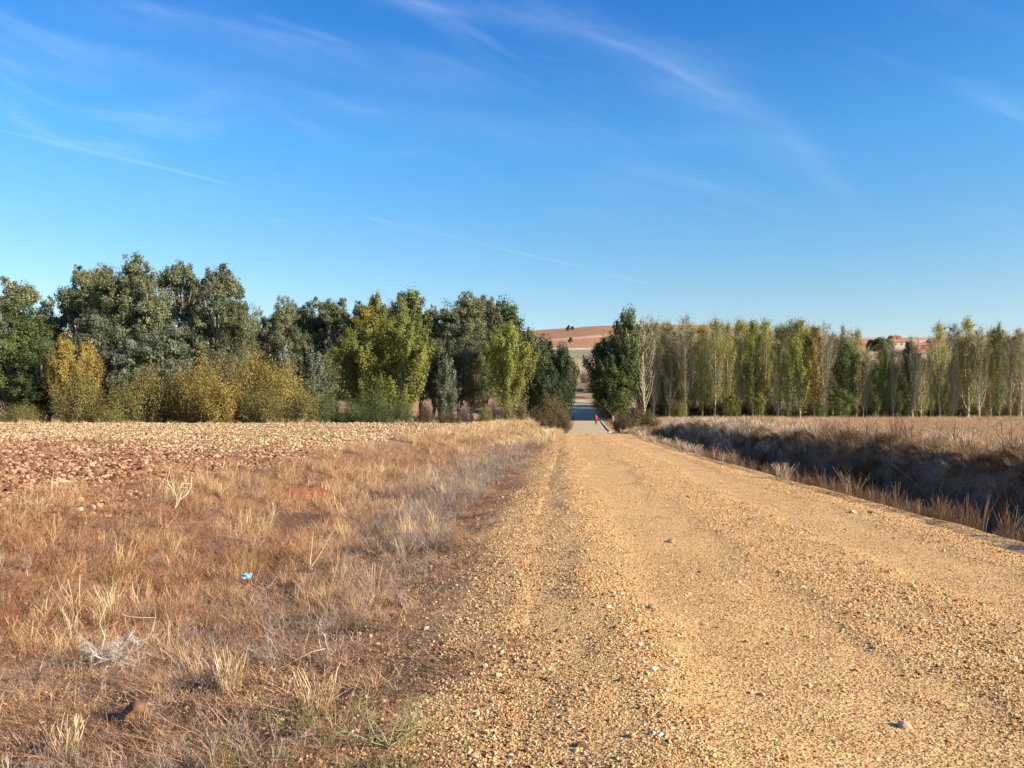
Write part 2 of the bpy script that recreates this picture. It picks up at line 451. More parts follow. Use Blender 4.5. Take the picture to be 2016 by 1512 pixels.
kb = mesh_obj('kerb', kv, kf, km); tag(kb, 'pale concrete edging along the right side of the paved road', None, None, 'structure')

# ------------------------------------------------------------------ scatter machinery (only for what nobody could count)


def proto_collection(name, objs):
    c = bpy.data.collections.new(name)
    for o in objs: c.objects.link(o)
    return c


def scatter(name, pts, rot, scl, coll, label, nproto, seed=0, cat=None):
    pts = np.asarray(pts, float); n = len(pts)
    me = bpy.data.meshes.new(name); me.vertices.add(n); me.vertices.foreach_set('co', pts.astype(np.float32).ravel())
    a = me.attributes.new('rot', 'FLOAT_VECTOR', 'POINT'); a.data.foreach_set('vector', np.asarray(rot, np.float32).ravel())
    a = me.attributes.new('scl', 'FLOAT_VECTOR', 'POINT'); a.data.foreach_set('vector', np.asarray(scl, np.float32).ravel())
    a = me.attributes.new('pick', 'INT', 'POINT'); a.data.foreach_set('value', rs(seed+5).randint(0, nproto, n).astype(np.int32))
    me.update()
    o = bpy.data.objects.new(name, me); COL.objects.link(o)
    ng = bpy.data.node_groups.new(name+'_scatter', 'GeometryNodeTree')
    ng.interface.new_socket('Geometry', in_out='INPUT', socket_type='NodeSocketGeometry')
    ng.interface.new_socket('Geometry', in_out='OUTPUT', socket_type='NodeSocketGeometry')
    N = ng.nodes; L = ng.links
    gi = N.new('NodeGroupInput'); go = N.new('NodeGroupOutput'); ip = N.new('GeometryNodeInstanceOnPoints')
    ci = N.new('GeometryNodeCollectionInfo'); ci.inputs['Collection'].default_value = coll
    ci.inputs['Separate Children'].default_value = True; ci.inputs['Reset Children'].default_value = True

    def at(nm, ty):
        x = N.new('GeometryNodeInputNamedAttribute'); x.data_type = ty; x.inputs['Name'].default_value = nm; return x.outputs['Attribute']
    L.new(gi.outputs[0], ip.inputs['Points']); L.new(ci.outputs[0], ip.inputs['Instance'])
    ip.inputs['Pick Instance'].default_value = True
    L.new(at('pick', 'INT'), ip.inputs['Instance Index'])
    er = N.new('FunctionNodeEulerToRotation'); L.new(at('rot', 'FLOAT_VECTOR'), er.inputs[0]); L.new(er.outputs[0], ip.inputs['Rotation'])
    L.new(at('scl', 'FLOAT_VECTOR'), ip.inputs['Scale'])
    L.new(ip.outputs[0], go.inputs[0])
    md = o.modifiers.new('scatter', 'NODES'); md.node_group = ng
    tag(o, label, cat, None, 'stuff')
    return o


def ramp_mat(name, stops, rough=.9, attr=None, var=.35, translucent=0.0, spec=.1, noise=None):
    """colour picked by the instance's (or object's) random number and by the piece's own tint"""
    m_ = bpy.data.materials.new(name); m_.use_nodes = True; t = NT(m_.node_tree); t.n.clear()
    oi = t.new('ShaderNodeObjectInfo'); f_ = oi.outputs['Random']
    if attr:
        a = t.new('ShaderNodeAttribute', attribute_name=attr)
        f_ = t.m('ADD', t.m('MULTIPLY', f_, 1-var), t.m('MULTIPLY', a.outputs['Fac'], var)) if var < 1 else a.outputs['Fac']
    c = t.ramp(f_, stops)
    if noise:
        p_ = t.new('ShaderNodeNewGeometry').outputs['Position']
        c = t.mix(1.0, c, t.ramp(t.noise(p_, noise[0], 3), [(.3, noise[1]), (.7, noise[2])]), 'MULTIPLY')
    d = t.new('ShaderNodeBsdfPrincipled'); t.put(d.inputs['Base Color'], c); d.inputs['Roughness'].default_value = rough
    d.inputs['Specular IOR Level'].default_value = spec
    out = t.new('ShaderNodeOutputMaterial'); sh = d.outputs[0]
    if translucent:
        tr = t.new('ShaderNodeBsdfTranslucent'); t.l.new(c, tr.inputs[0])
        mx = t.new('ShaderNodeMixShader'); mx.inputs[0].default_value = translucent
        t.l.new(sh, mx.inputs[1]); t.l.new(tr.outputs[0], mx.inputs[2]); sh = mx.outputs[0]
    t.l.new(sh, out.inputs[0])
    return m_


def stone_mesh(name, seed, mat, sub=2, flat=.7, ang=.35, link=False):
    bm = bmesh.new(); bmesh.ops.create_icosphere(bm, subdivisions=sub, radius=1)
    r_ = rs(seed); K = [(r_.normal(size=3), r_.uniform(.55, .95)) for _ in range(7)]
    K = [(Vector(k/np.linalg.norm(k)), d_) for k, d_ in K]
    sx, sy = r_.uniform(.75, 1.15, 2)
    for vt in bm.verts:
        p = vt.co.copy()
        for k, d_ in K:
            q = p.dot(k)
            if q > d_: p -= k*(q-d_)*ang*2.4
        p += Vector(r_.normal(size=3))*.025
        vt.co = Vector((p.x*sx, p.y*sy, p.z*flat))
    me = bpy.data.meshes.new(name); bm.to_mesh(me); bm.free(); me.materials.append(mat)
    if sub > 2: me.polygons.foreach_set('use_smooth', [True]*len(me.polygons))
    o = bpy.data.objects.new(name, me)
    if link: COL.objects.link(o)
    return o


ROAD_ST = [(0, (.13, .055, .025)), (.2, (.29, .14, .055)), (.42, (.49, .265, .095)), (.66, (.655, .385, .145)), (.88, (.73, .475, .215)), (.975, (.70, .56, .36)), (1, (.76, .68, .54))]
FIELD_ST = [(0, (.12, .06, .03)), (.25, (.27, .155, .075)), (.55, (.40, .265, .135)), (.85, (.50, .36, .20)), (1, (.62, .49, .32))]
RED_ST = [(0, (.09, .037, .022)), (.3, (.19, .085, .045)), (.65, (.30, .155, .08)), (1, (.48, .30, .17))]
m_rst = ramp_mat('road_stone', ROAD_ST, .85, noise=(40, .8, 1.12)); m_fst = ramp_mat('field_stone', FIELD_ST, .9, noise=(20, .8, 1.15)); m_red = ramp_mat('red_stone', RED_ST, .9, noise=(20, .8, 1.15))
P_road = proto_collection('road_stones', [stone_mesh('road_pebble_%d' % i, 50+i, m_rst, 2, [.6, .75, .55, .85, .7, .5][i]) for i in range(6)])
m_vst = ramp_mat('verge_stone', [(0, (.10, .045, .025)), (.3, (.24, .12, .06)), (.65, (.40, .225, .105)), (.92, (.56, .36, .18)), (1, (.68, .54, .36))], .9, noise=(40, .8, 1.12))
P_verge = proto_collection('verge_stones', [stone_mesh('verge_pebble_%d' % i, 60+i, m_vst, 2, [.6, .75, .55, .85, .7, .5][i]) for i in range(6)])
P_field = proto_collection('field_stones', [stone_mesh('field_pebble_%d' % i, 70+i, m_fst, 2, [.7, .8, .6, .9][i]) for i in range(4)])
P_red = proto_collection('red_stones', [stone_mesh('red_pebble_%d' % i, 80+i, m_red, 2, [.7, .8, .6, .9][i]) for i in range(4)])


def thin(x, y, dens, r_):
    return r_.rand(len(x)) < dens


def poisson_bands(r_, bands, xf):
    """random points: bands = (y0, y1, per square metre); xf(Y) gives x range"""
    X = []; Y = []
    for y0, y1, dn in bands:
        ym = (y0+y1)/2; xa, xb = xf(ym)
        n_ = int((y1-y0)*(xb-xa)*dn)
        y_ = r_.uniform(y0, y1, n_); a_, b_ = xf(y_)
        X.append(a_+(b_-a_)*r_.rand(n_)); Y.append(y_)
    return np.concatenate(X), np.concatenate(Y)


def seen(X, Y, m_=1.5): return np.abs(X) < Y*.65+m_+1.5


def stones(name, X, Y, size, coll, npr, label, seed, zf, sink=.35):
    r_ = rs(seed); n_ = len(X)
    z = zf(X, Y)+size*(.5-sink)*.6
    rot = np.stack([r_.normal(0, .3, n_), r_.normal(0, .3, n_), r_.uniform(0, 6.28, n_)], -1)
    s = size[:, None]*r_.uniform(.8, 1.2, (n_, 3))
    return scatter(name, np.stack([X, Y, z], -1), rot, s*.5, coll, label, npr, seed)


# gravel lying on the track
r = rs(100)
X, Y = poisson_bands(r, [(2.8, 5, 4600), (5, 8, 3000), (8, 12, 1600), (12, 18, 800), (18, 28, 380), (28, 42, 190), (42, 66, 100)], lambda y: (cx(y)-hw(y)-.5, cx(y)+hw(y)+.15))
u = X-cx(Y); L_ = loose(u, X, Y)
pn = vn(X*.8, Y*.5, 41)+vn(X*2.6, Y*2, 42)*.6
k = r.rand(len(X)) < np.clip(.50+.5*L_+pn*.6, .2, 1)
k &= seen(X, Y)
X, Y, L_ = X[k], Y[k], L_[k]
size = (.0068+.006*r.rand(len(X))**1.5+.016*r.rand(len(X))**9*(0.5+.6*L_))*(1+.055*np.maximum(Y-4, 0)**.85)
road_surf = lambda X, Y: np.where(np.abs(X-cx(Y)) < hw(Y)+.1, np.maximum(road_z(X, Y), ground_z(X, Y)), ground_z(X, Y))
stones('road_gravel', X, Y, size, P_road, 6, 'loose golden gravel scattered over the track', 101, road_surf)
# bigger loose stones
X, Y = poisson_bands(r, [(2.8, 8, 26), (8, 16, 12), (16, 34, 5), (34, 60, 2.5)], lambda y: (cx(y)-hw(y)-.3, cx(y)+hw(y)+.1))
u = X-cx(Y); k = r.rand(len(X)) < (.3+.7*loose(u, X, Y)); k &= seen(X, Y); X, Y = X[k], Y[k]
stones('coarse_gravel', X, Y, .024+.032*r.rand(len(X))**3, P_road, 6, 'larger rounded stones lying loose in the gravel', 102, road_surf)
# stones of the verge
X, Y = poisson_bands(r, [(2.8, 6, 2600), (6, 10, 1300), (10, 18, 480), (18, 35, 120)], lambda y: (cx(y)-hw(y)-3.6, cx(y)-hw(y)+.8))
dl = cx(Y)-hw(Y)-X; k = (r.rand(len(X)) < np.clip(np.minimum(1.1*np.exp(-dl/1.1), .55)*sst(dl, -.8, .1)*(1-.15*sst(dl, .1, .9))+.14+vn(X*1.3, Y*1.3, 43)*.3, 0.02, 1)) & seen(X, Y); X, Y = X[k], Y[k]
stones('verge_gravel', X, Y, (.008+.010*r.rand(len(X))**2+.026*r.rand(len(X))**12)*(1+.04*np.maximum(Y-4, 0)), P_verge, 6, 'scattered gravel thinning out into the dry verge', 103, road_surf)
# the stony field on the left
X, Y = poisson_bands(r, [(8, 14, 330), (14, 20, 210), (20, 30, 110), (30, 45, 62), (45, 65, 34), (65, 84, 22)], lambda y: (-(y*.66+2), cx(y)-hw(y)-dfield(y)+1.2))
dl = cx(Y)-hw(Y)-X-dfield(Y); k = (r.rand(len(X)) < sst(dl+vn(X*.7, Y*.7, 44)*2.5, -1.0, .8)) & seen(X, Y); X, Y = X[k], Y[k]
isred = r.rand(len(X)) < np.clip(1.0-sst(Y+vn(X*.15, Y*.15, 45)*16+.2*X, 17, 38)*.94, .04, .95)
size = (.028+.045*r.rand(len(X))**1.6+.09*r.rand(len(X))**9)*(1.12-.12*sst(Y, 16, 30))*(1+.012*np.maximum(Y-10, 0))
stones('field_stones', X[~isred], Y[~isred], size[~isred], P_field, 4, 'pale tan stones and clods covering the ploughed field', 104, ground_z, .25)
stones('red_field_stones', X[isred], Y[isred], size[isred], P_red, 4, 'reddish stones and clods at the near edge of the field', 105, ground_z, .25)

# ------------------------------------------------------------------ dry grasses and weeds
def gz(x, y): return float(ground_z(np.array([x]), np.array([y]))[0])
def rzv(x, y): return float(road_surf(np.array([x]), np.array([y]))[0])


def at(xp, yp, z=0.0):
    """point on the plane of height z seen at that place of the photo"""
    Y_ = (EYE-z)*FOC/(yp-HOR); return (xp-1008)*Y_/FOC, Y_


def ground_at(xp, yp, road=False):
    z = 0.0
    for _ in range(25):
        x, y = at(xp, yp, z); z = .5*z+.5*(rzv(x, y) if road else gz(x, y))
    return x, y, z




def blades(seed, n, h, spread, lean, width, curve=.5, seg=3, head=0.0, droop=0.0):
    """a tuft of thin tapered curved blades; returns verts, faces, tint per vertex"""
    r_ = rs(seed); V = []; F = []; T = []
    for i in range(n):
        a_ = r_.uniform(0, 6.283); rr = spread*math.sqrt(r_.rand()); bx, by = rr*math.cos(a_), rr*math.sin(a_)
        la = a_+r_.normal(0, .8); ln = abs(r_.normal(lean, lean*.5)); hh = h*r_.uniform(.45, 1.0)
        wa = r_.uniform(0, 3.14); wx, wy = math.cos(wa)*width*.5, math.sin(wa)*width*.5
        tint = r_.rand(); b0 = len(V); kx = r_.normal(0, .06*h)
        for s in range(seg+1):
            q = s/seg; ww = (1-q*.85)
            if head and q > .6: ww = 1+head*math.sin((q-.6)/.4*math.pi)
            off = ln*hh*(q*(1-curve)+curve*q*q)
            x = bx+math.cos(la)*off+kx*math.sin(q*3); y = by+math.sin(la)*off; z = hh*(q-droop*q*q)
            V += [(x-wx*ww, y-wy*ww, z), (x+wx*ww, y+wy*ww, z)]; T += [tint, tint]
            if s: k_ = b0+2*s; F.append((k_-2, k_-1, k_+1, k_))
    return V, F, T


def twigs(seed, n, h, spread, width, levels=3, upright=.7):
    """a branching little weed skeleton of ribbon twigs"""
    r_ = rs(seed); V = []; F = []; T = []

    def rib(p, q, w_, t_):
        d = q-p; s = Vector((-d.y, d.x, 0)) if abs(d.x)+abs(d.y) > 1e-6 else Vector((1, 0, 0)); s.normalize()
        s = (s+Vector(r_.normal(size=3))*.3).normalized()*w_*.5; b0 = len(V)
        V.extend([tuple(p-s), tuple(p+s), tuple(q+s*.6), tuple(q-s*.6)]); F.append((b0, b0+1, b0+2, b0+3)); T.extend([t_]*4)

    def grow(p, d, L, w_, lv, t_):
        q = p+d*L; mid = p+d*L*.5+Vector(r_.normal(size=3))*L*.06
        rib(p, mid, w_, t_); rib(mid, q, w_*.8, t_)
        if lv:
            for _ in range(r_.randint(2, 4)):
                dd = (d+Vector(r_.normal(size=3))*.65+Vector((0, 0, .15))).normalized()
                grow(mid+(q-mid)*r_.rand(), dd, L*r_.uniform(.45, .75), w_*.65, lv-1, t_)
    for i in range(n):
        a_ = r_.uniform(0, 6.283); p = Vector((math.cos(a_), math.sin(a_), 0))*spread*math.sqrt(r_.rand())
        d = Vector((math.cos(a_)*(1-upright)*r_.uniform(.3, 2), math.sin(a_)*(1-upright)*r_.uniform(.3, 2), upright)).normalized()
        grow(p, d, h*r_.uniform(.3, .5), width, levels, r_.rand())
    return V, F, T


def proto_plants(nm, mat, makers):
    obs = []
    for i, (V, F, T) in enumerate(makers):
        obs.append(mesh_obj('%s_%d' % (nm, i), V, F, mat, link=False, attrs={'tint': ('POINT', 'FLOAT', T)}))
    return proto_collection(nm+'s', obs), len(obs)


STRAW = [(0, (.24, .13, .06)), (.3, (.46, .29, .13)), (.65, (.62, .43, .22)), (1, (.80, .62, .38))]
TAN = [(0, (.13, .06, .03)), (.3, (.32, .17, .085)), (.65, (.52, .30, .145)), (1, (.74, .52, .31))]
RUST = [(0, (.05, .02, .012)), (.3, (.17, .06, .028)), (.65, (.36, .155, .07)), (1, (.66, .36, .18))]
GREY = [(0, (.12, .08, .06)), (.4, (.27, .19, .145)), (.8, (.42, .32, .24)), (1, (.60, .49, .39))]
DARK = [(0, (.03, .018, .012)), (.5, (.15, .085, .055)), (1, (.34, .22, .14))]
GREEN = [(0, (.07, .065, .018)), (.5, (.17, .15, .045)), (1, (.34, .28, .10))]
DITCH_SHADE = [(0, (.045, .025, .015)), (.4, (.12, .065, .036)), (.8, (.26, .16, .09)), (1, (.56, .40, .25))]  # browns of the ditch grass, darkened to carry the shade of the bank
gm = lambda n_, s, tr=.12: ramp_mat(n_, s, .85, 'tint', .55, tr)
p_straw, n_straw = proto_plants('straw_tuft', gm('straw', STRAW), [blades(200+i, 26, .30, .05, .35, .0024, head=.6) for i in range(5)])
p_tan, n_tan = proto_plants('tan_tuft', gm('tan_grass', TAN), [blades(210+i, 40, .22, .06, .6, .0046) for i in range(5)])
p_rust, n_rust = proto_plants('rust_weed', gm('rust_weed', RUST), [twigs(220+i, 5, .30, .08, .0065, 3, .6) for i in range(5)])
p_mat, n_mat = proto_plants('flat_litter', gm('grass_litter', TAN), [blades(230+i, 40, .06, .12, 2.4, .0034, curve=.2) for i in range(4)])
p_dmat, n_dmat = proto_plants('dark_litter', gm('dark_litter', DARK), [twigs(235+i, 14, .09, .12, .0036, 2, .35) for i in range(4)])
p_grey, n_grey = proto_plants('grey_twig', gm('grey_twig', GREY), [twigs(240+i, 10, .30, .10, .0042, 3, .55) for i in range(4)])
p_green, n_green = proto_plants('green_weed', gm('green_weed', GREEN), [twigs(250+i, 12, .26, .07, .0045, 3, .5) for i in range(3)])
p_reed, n_reed = proto_plants('ditch_grass', gm('ditch_grass', DITCH_SHADE), [blades(260+i, 60, .60, .17, .34, .0042, head=.9, curve=.8) for i in range(5)])
p_pale, n_pale = proto_plants('pale_grass', gm('pale_grass', [(0, (.32, .23, .14)), (.5, (.50, .38, .25)), (1, (.70, .58, .42))]), [blades(270+i, 80, .55, .16, .35, .008, head=.8) for i in range(3)])


p_mead, n_mead = proto_plants('meadow_tuft', gm('meadow_grass', [(0, (.26, .15, .075)), (.4, (.44, .28, .14)), (.8, (.60, .42, .24)), (1, (.76, .60, .40))]), [blades(280+i, 46, .24, .08, .5, .005) for i in range(4)])


p_edge, n_edge = proto_plants('edge_weed', gm('edge_weeds', [(0, (.07, .038, .022)), (.4, (.19, .11, .062)), (.8, (.36, .235, .135)), (1, (.60, .45, .29))]), [twigs(290+i, 4, .55, .05, .006, 2, .85) if i % 2 else blades(290+i, 22, .5, .05, .25, .004, head=1.2, curve=.7) for i in range(6)])


def plants(name, X, Y, h, coll, npr, label, seed, wide=1.0, tilt=.12):
    r_ = rs(seed); n_ = len(X); h = h*(.7+.8*r_.rand(n_)**2.2)
    z = ground_z(X, Y)-.01
    rot = np.stack([r_.normal(0, tilt, n_), r_.normal(0, tilt, n_), r_.uniform(0, 6.28, n_)], -1)
    s = h*1.0; s3 = np.stack([s*wide, s*wide, s], -1)
    return scatter(name, np.stack([X, Y, z], -1), rot, s3, coll, label, npr, seed)


def zone(seed, bands, xf, wf):
    r_ = rs(seed); X, Y = poisson_bands(r_, bands, xf)
    k = (r_.rand(len(X)) < wf(X, Y)) & seen(X, Y); return X[k], Y[k]


verge = lambda y: (np.maximum(cx(y)-hw(y)-dfield(y)-1.5, -(y*.66+2)), cx(y)-hw(y)+.3)
DL = lambda X, Y: cx(Y)-hw(Y)-X
inv = lambda X, Y, a, b: (.30+.70*sst(vn(X*1.5, Y*1.1, 97)*.6+vn(X*3.3+.5, Y*2.6, 98)*.4+.5, .36, .48))*sst(DL(X, Y)+vn(X*.9, Y*.9, 51)*1.0, a, b)*(1-sst(DL(X, Y)-dfield(Y)+vn(X*.6, Y*.6, 52)*2, -.6, .7))
B1 = [(2.6, 5, 1.0), (5, 8, .85), (8, 12, .6), (12, 18, .4), (18, 28, .24), (28, 45, .13), (45, 80, .07)]
bands = lambda k_: [(a_, b_, c_*k_) for a_, b_, c_ in B1]
zoom_s = lambda Y: 1+.018*np.maximum(Y-8, 0)     # fewer but wider tufts farther off
pat = lambda X, Y, s_, f_: vn(X*f_, Y*f_, s_)+.5
SPOTS = [ground_at(a_, b_)[:2]+(c_,) for a_, b_, c_ in [(190, 1320, .42), (250, 1345, .4), (330, 1350, .25), (150, 1370, .3), (230, 1400, .25), (269, 1440, .26), (275, 1490, .22), (488, 1168, .2), (488, 1205, .25), (345, 1010, .3), (215, 1175, .22), (690, 1265, .2)]]


def CLR(X, Y):
    q = np.ones(len(X))
    for a_, b_, c_ in SPOTS: q = q*(1-.93*np.exp(-((X-a_)**2+(Y-b_)**2)/c_**2*.8))
    return q


hole = lambda X, Y: np.clip(1-1.15*np.exp(-(((X+4.1)/.75)**2+((Y-15.7)/2.2)**2)**1.5), 0, 1)
X, Y = zone(301, bands(250), verge, lambda X, Y: inv(X, Y, 1.3, 2.7)*sst(pat(X, Y, 61, 1.1)*.45+pat(X, Y, 68, 4.2)*.55, .42, .62)*(.5+.5*sst(Y, 4.5, 8.5))*(1-.6*sst(DL(X, Y), 3.6, 5)*(1-sst(Y, 9, 14)))*CLR(X, Y)*hole(X, Y)*np.where(Y < 7, .7, 1))
plants('dry_grass', X, Y, zoom_s(Y)*(.55+.3*sst(Y, 4.5, 9)), p_tan, n_tan, 'tan dry grass covering the left verge', 302, 1.3, .32)
X, Y = zone(303, bands(70), verge, lambda X, Y: (.3+.7*sst(Y, 6, 11))*CLR(X, Y)*inv(X, Y, 1.2, 2.6)*sst(pat(X, Y, 62, 1.4), .52, .85)*(1-.6*sst(DL(X, Y), 4, 6)*(1-sst(Y, 10, 16)))*hole(X, Y))
plants('straw_grass', X, Y, zoom_s(Y)*(.55+.45*sst(Y, 4.5, 8)), p_straw, n_straw, 'upright pale straw stalks in clumps on the verge', 304, 1, .2)
X, Y = zone(305, bands(110), verge, lambda X, Y: CLR(X, Y)*inv(X, Y, 1.6, 3)*np.clip(sst(pat(X, Y, 63, .5)+.55*sst(DL(X, Y), 2.8, 4.6)*(1-sst(Y, 10, 15)), .45, .75), 0, 1)*(1-.7*sst(Y, 13, 22))*sst(pat(X, Y, 60, 3.6), .25, .55)*hole(X, Y))
plants('rust_weeds', X, Y, zoom_s(Y)*.95*(.65+.35*sst(Y, 4.5, 8)), p_rust, n_rust, 'rust brown feathery weeds massed at the left', 306)
X, Y = zone(307, bands(210), verge, lambda X, Y: inv(X, Y, .0, 2.0)*sst(pat(X, Y, 69, 3.5), .2, .6)*hole(X, Y))
plants('grass_litter', X, Y, zoom_s(Y), p_mat, n_mat, 'flattened dead grass lying on the verge', 308, 1.2)
X, Y = zone(309, [(2.6, 5, 230), (5, 8, 150), (8, 12, 80)]+bands(80)[3:], verge, lambda X, Y: inv(X, Y, -.2, 1.0)*sst(pat(X, Y, 64, 2.1), .35, .7)*hole(X, Y)*(1-.5*sst(Y, 12, 30)))
plants('twig_litter', X, Y, zoom_s(Y), p_dmat, n_dmat, 'dark brown twiggy litter between the grass tufts', 310, 1.1)
p_leaf, n_leaf = proto_plants('dead_leaf', gm('dead_leaves', [(0, (.30, .15, .06)), (.4, (.48, .28, .13)), (.8, (.66, .45, .25)), (1, (.78, .64, .45))]),
                              [([(-.5, 0, .05), (-.15, .22, .16), (.25, .2, .12), (.5, 0, .02), (.25, -.18, .15), (-.15, -.22, .2), (0, 0, 0)], [(0, 1, 6), (1, 2, 6), (2, 3, 6), (3, 4, 6), (4, 5, 6), (5, 0, 6)], [.5]*7),
                               ([(-.5, 0, .02), (0, .17, .2), (.55, .05, .0), (0, -.15, .12), (0, 0, .02)], [(0, 1, 4), (1, 2, 4), (2, 3, 4), (3, 0, 4)], [.5]*5)])
X, Y = zone(315, bands(170), verge, lambda X, Y: inv(X, Y, .6, 2)*(.25+.75*sst(pat(X, Y, 66, .8), .45, .8)))
plants('leaf_litter', X, Y, .024*zoom_s(Y), p_leaf, n_leaf, 'curled dead leaves strewn through the dry verge', 316, 1, .8)
bpy.data.objects['leaf_litter'].location.z = .05
p_wt, n_wt = proto_plants('white_twig', gm('white_twigs', [(0, (.45, .38, .33)), (1, (.74, .68, .62))]), [twigs(245+i, 2, .16, .03, .0038, 2, .3) for i in range(4)])
X, Y = zone(317, bands(7), verge, lambda X, Y: inv(X, Y, .8, 2)*sst(pat(X, Y, 67, .5), .3, .7))
plants('white_twig_litter', X, Y, zoom_s(Y), p_wt, n_wt, 'bleached broken twigs lying in the dry verge', 318, 1.2, .5)
greyz = lambda X, Y: np.exp(-(((X+.9)/1.5)**2+((Y-19)/7)**2))+.8*np.exp(-(((X+1.0)/1.5)**2+((Y-30)/9)**2))
X, Y = zone(311, bands(120), verge, lambda X, Y: np.clip(inv(X, Y, .8, 1.8)*1.5*(greyz(X, Y)+.06)*hole(X, Y), 0, 1))
plants('grey_twigs', X, Y, zoom_s(Y), p_grey, n_grey, 'grey purple dry twiggy weeds beside the track', 312, 1.15)
X, Y = zone(313, [(2.8, 4.6, 30), (4.6, 30, 1.2)], verge, lambda X, Y: np.where(Y < 4.7, sst(pat(X, Y, 65, 1.6), .35, .6)*sst(X, -1.9, -1.2)*(1-sst(X, -.5, .0))*.8, .5*inv(X, Y, 3, 5)))
plants('green_weeds', X, Y, np.full(len(X), .7), p_green, n_green, 'olive green wiry weeds sprouting near the camera', 314, 1.3)
# tall grass: right ditch, its bank and the meadow behind
DR = lambda X, Y: X-cx(Y)-hw(Y)
ditch = lambda y: (cx(y)+hw(y)-.05, cx(y)+hw(y)+4.6)
er = lambda Y: 1-sst(Y, 50, 75)
X, Y = zone(321, [(6, 12, 95), (12, 20, 70), (20, 34, 38), (34, 64, 17)], ditch, lambda X, Y: (1-sst(DR(X, Y), 2.9, 3.4))*sst(DR(X, Y)+vn(X*2, Y*2, 71)*.3, .12, .6)*(.3+.7*sst(pat(X, Y, 72, 1.6), .3, .65)))
d_ = DR(X, Y); hh = (.34+.42*sst(d_, .5, 1.4)*(1-.8*sst(d_, 2.2, 2.7)))*zoom_s(Y)**.3*(.45+1.1*pat(X, Y, 73, 1.5))
plants('ditch_grass', X, Y, hh, p_reed, n_reed, 'tall shade-darkened brown grass filling the right ditch and its bank', 322, 1.25)
X, Y = zone(337, [(6, 14, 60), (14, 24, 38), (24, 50, 16)], ditch, lambda X, Y: sst(DR(X, Y)+vn(X*2, Y*2, 71)*.4, .1, .35)*(1-.85*sst(DR(X, Y), .9, 2.2))*(.25+.75*sst(pat(X, Y, 83, 1.6), .3, .6)))
plants('ditch_edge_weeds', X, Y, (.9+.25*sst(DR(X, Y), .5, 1.4))*zoom_s(Y)**.4*(.35+1.0*pat(X, Y, 84, 2.3)), p_edge, n_edge, 'stalky brown weeds and dry stems along the right road edge', 338, .9, .2)
X, Y = zone(323, [(6, 14, 9), (14, 24, 9), (24, 40, 14), (40, 72, 12)], lambda y: (cx(y)+hw(y), cx(y)+hw(y)+5.5), lambda X, Y: np.clip(sst(DR(X, Y), .5, 1.5)*sst(Y, 26, 40)*.8*(1-sst(DR(X, Y), 3.2, 5.5))+sst(DR(X, Y), 2.8, 3.2)*.35*sst(pat(X, Y, 74, .4), .5, .75)+.04, 0, 1))
plants('pale_ditch_grass', X, Y, .62*zoom_s(Y)**.3*(.7+.6*pat(X, Y, 75, .7)), p_pale, n_pale, 'bleached feathery grass at the far end of the right ditch', 324, 1.2)
X, Y = zone(325, [(8, 20, 42), (20, 40, 17), (40, 70, 6), (70, 150, 2.4)], lambda y: (cx(y)+hw(y)+2.6, np.maximum(y*.67+3, cx(y)+hw(y)+4)), lambda X, Y: .3+.7*sst(pat(X, Y, 76, .25), .25, .7))
plants('meadow_grass', X, Y, (.65+.016*Y)*(.6+.5*pat(X, Y, 77, .3)), p_mead, n_mead, 'short golden brown grass over the right meadow', 326, 1.8)
X, Y = zone(327, [(10, 30, 3), (30, 70, 1.2), (70, 120, .6)], lambda y: (cx(y)+hw(y)+5.2, np.maximum(y*.67+3, cx(y)+hw(y)+4)), lambda X, Y: .5*sst(pat(X, Y, 78, .2), .55, .75))
plants('meadow_rust_grass', X, Y, (1+.012*Y)*.9, p_rust, n_rust, 'reddish weeds patching the right meadow', 328, 1.6)
# far end of the left verge, along the dip
X, Y = zone(329, [(40, 62, 6), (62, 100, 3.2)], lambda y: (cx(y)-hw(y)-7, cx(y)-hw(y)-.1), lambda X, Y: .35+.6*sst(pat(X, Y, 79, .4), .3, .7))
plants('far_verge_grass', X, Y, np.full(len(X), 1.5), p_straw, n_straw, 'pale straw grass where the track drops away', 330, 2.4)
X, Y = zone(331, [(84, 132, 1.0)], lambda y: (cx(y)+hw(y)+.3, cx(y)+hw(y)+16), lambda X, Y: .4+.5*sst(pat(X, Y, 80, .3), .3, .7))
plants('roadside_grass', X, Y, np.full(len(X), 2.0), p_tan, n_tan, 'dry yellow grass right of the paved road', 332, 2.2)
X, Y = zone(335, [(74, 86, .9)], lambda y: (-(y*.66+2), cx(y)-hw(y)-dfield(y)+3), lambda X, Y: sst(pat(X, Y, 82, .3), .4, .7))
plants('field_margin_weeds', X, Y, .8+.8*rs(9).rand(len(X)), p_straw, n_straw, 'thin dry weeds along the far edge of the stony field', 336, 1.6)
# sparse weeds standing in the stony field
X, Y = zone(333, [(12, 30, .55), (30, 80, .12)], lambda y: (-(y*.66+2), cx(y)-hw(y)-dfield(y)), lambda X, Y: sst(pat(X, Y, 81, .2), .4, .7))
plants('field_weeds', X, Y, .7+.015*Y, p_green, n_green, 'sparse olive weeds scattered over the stony field', 334, 1.2)

# ------------------------------------------------------------------ trees


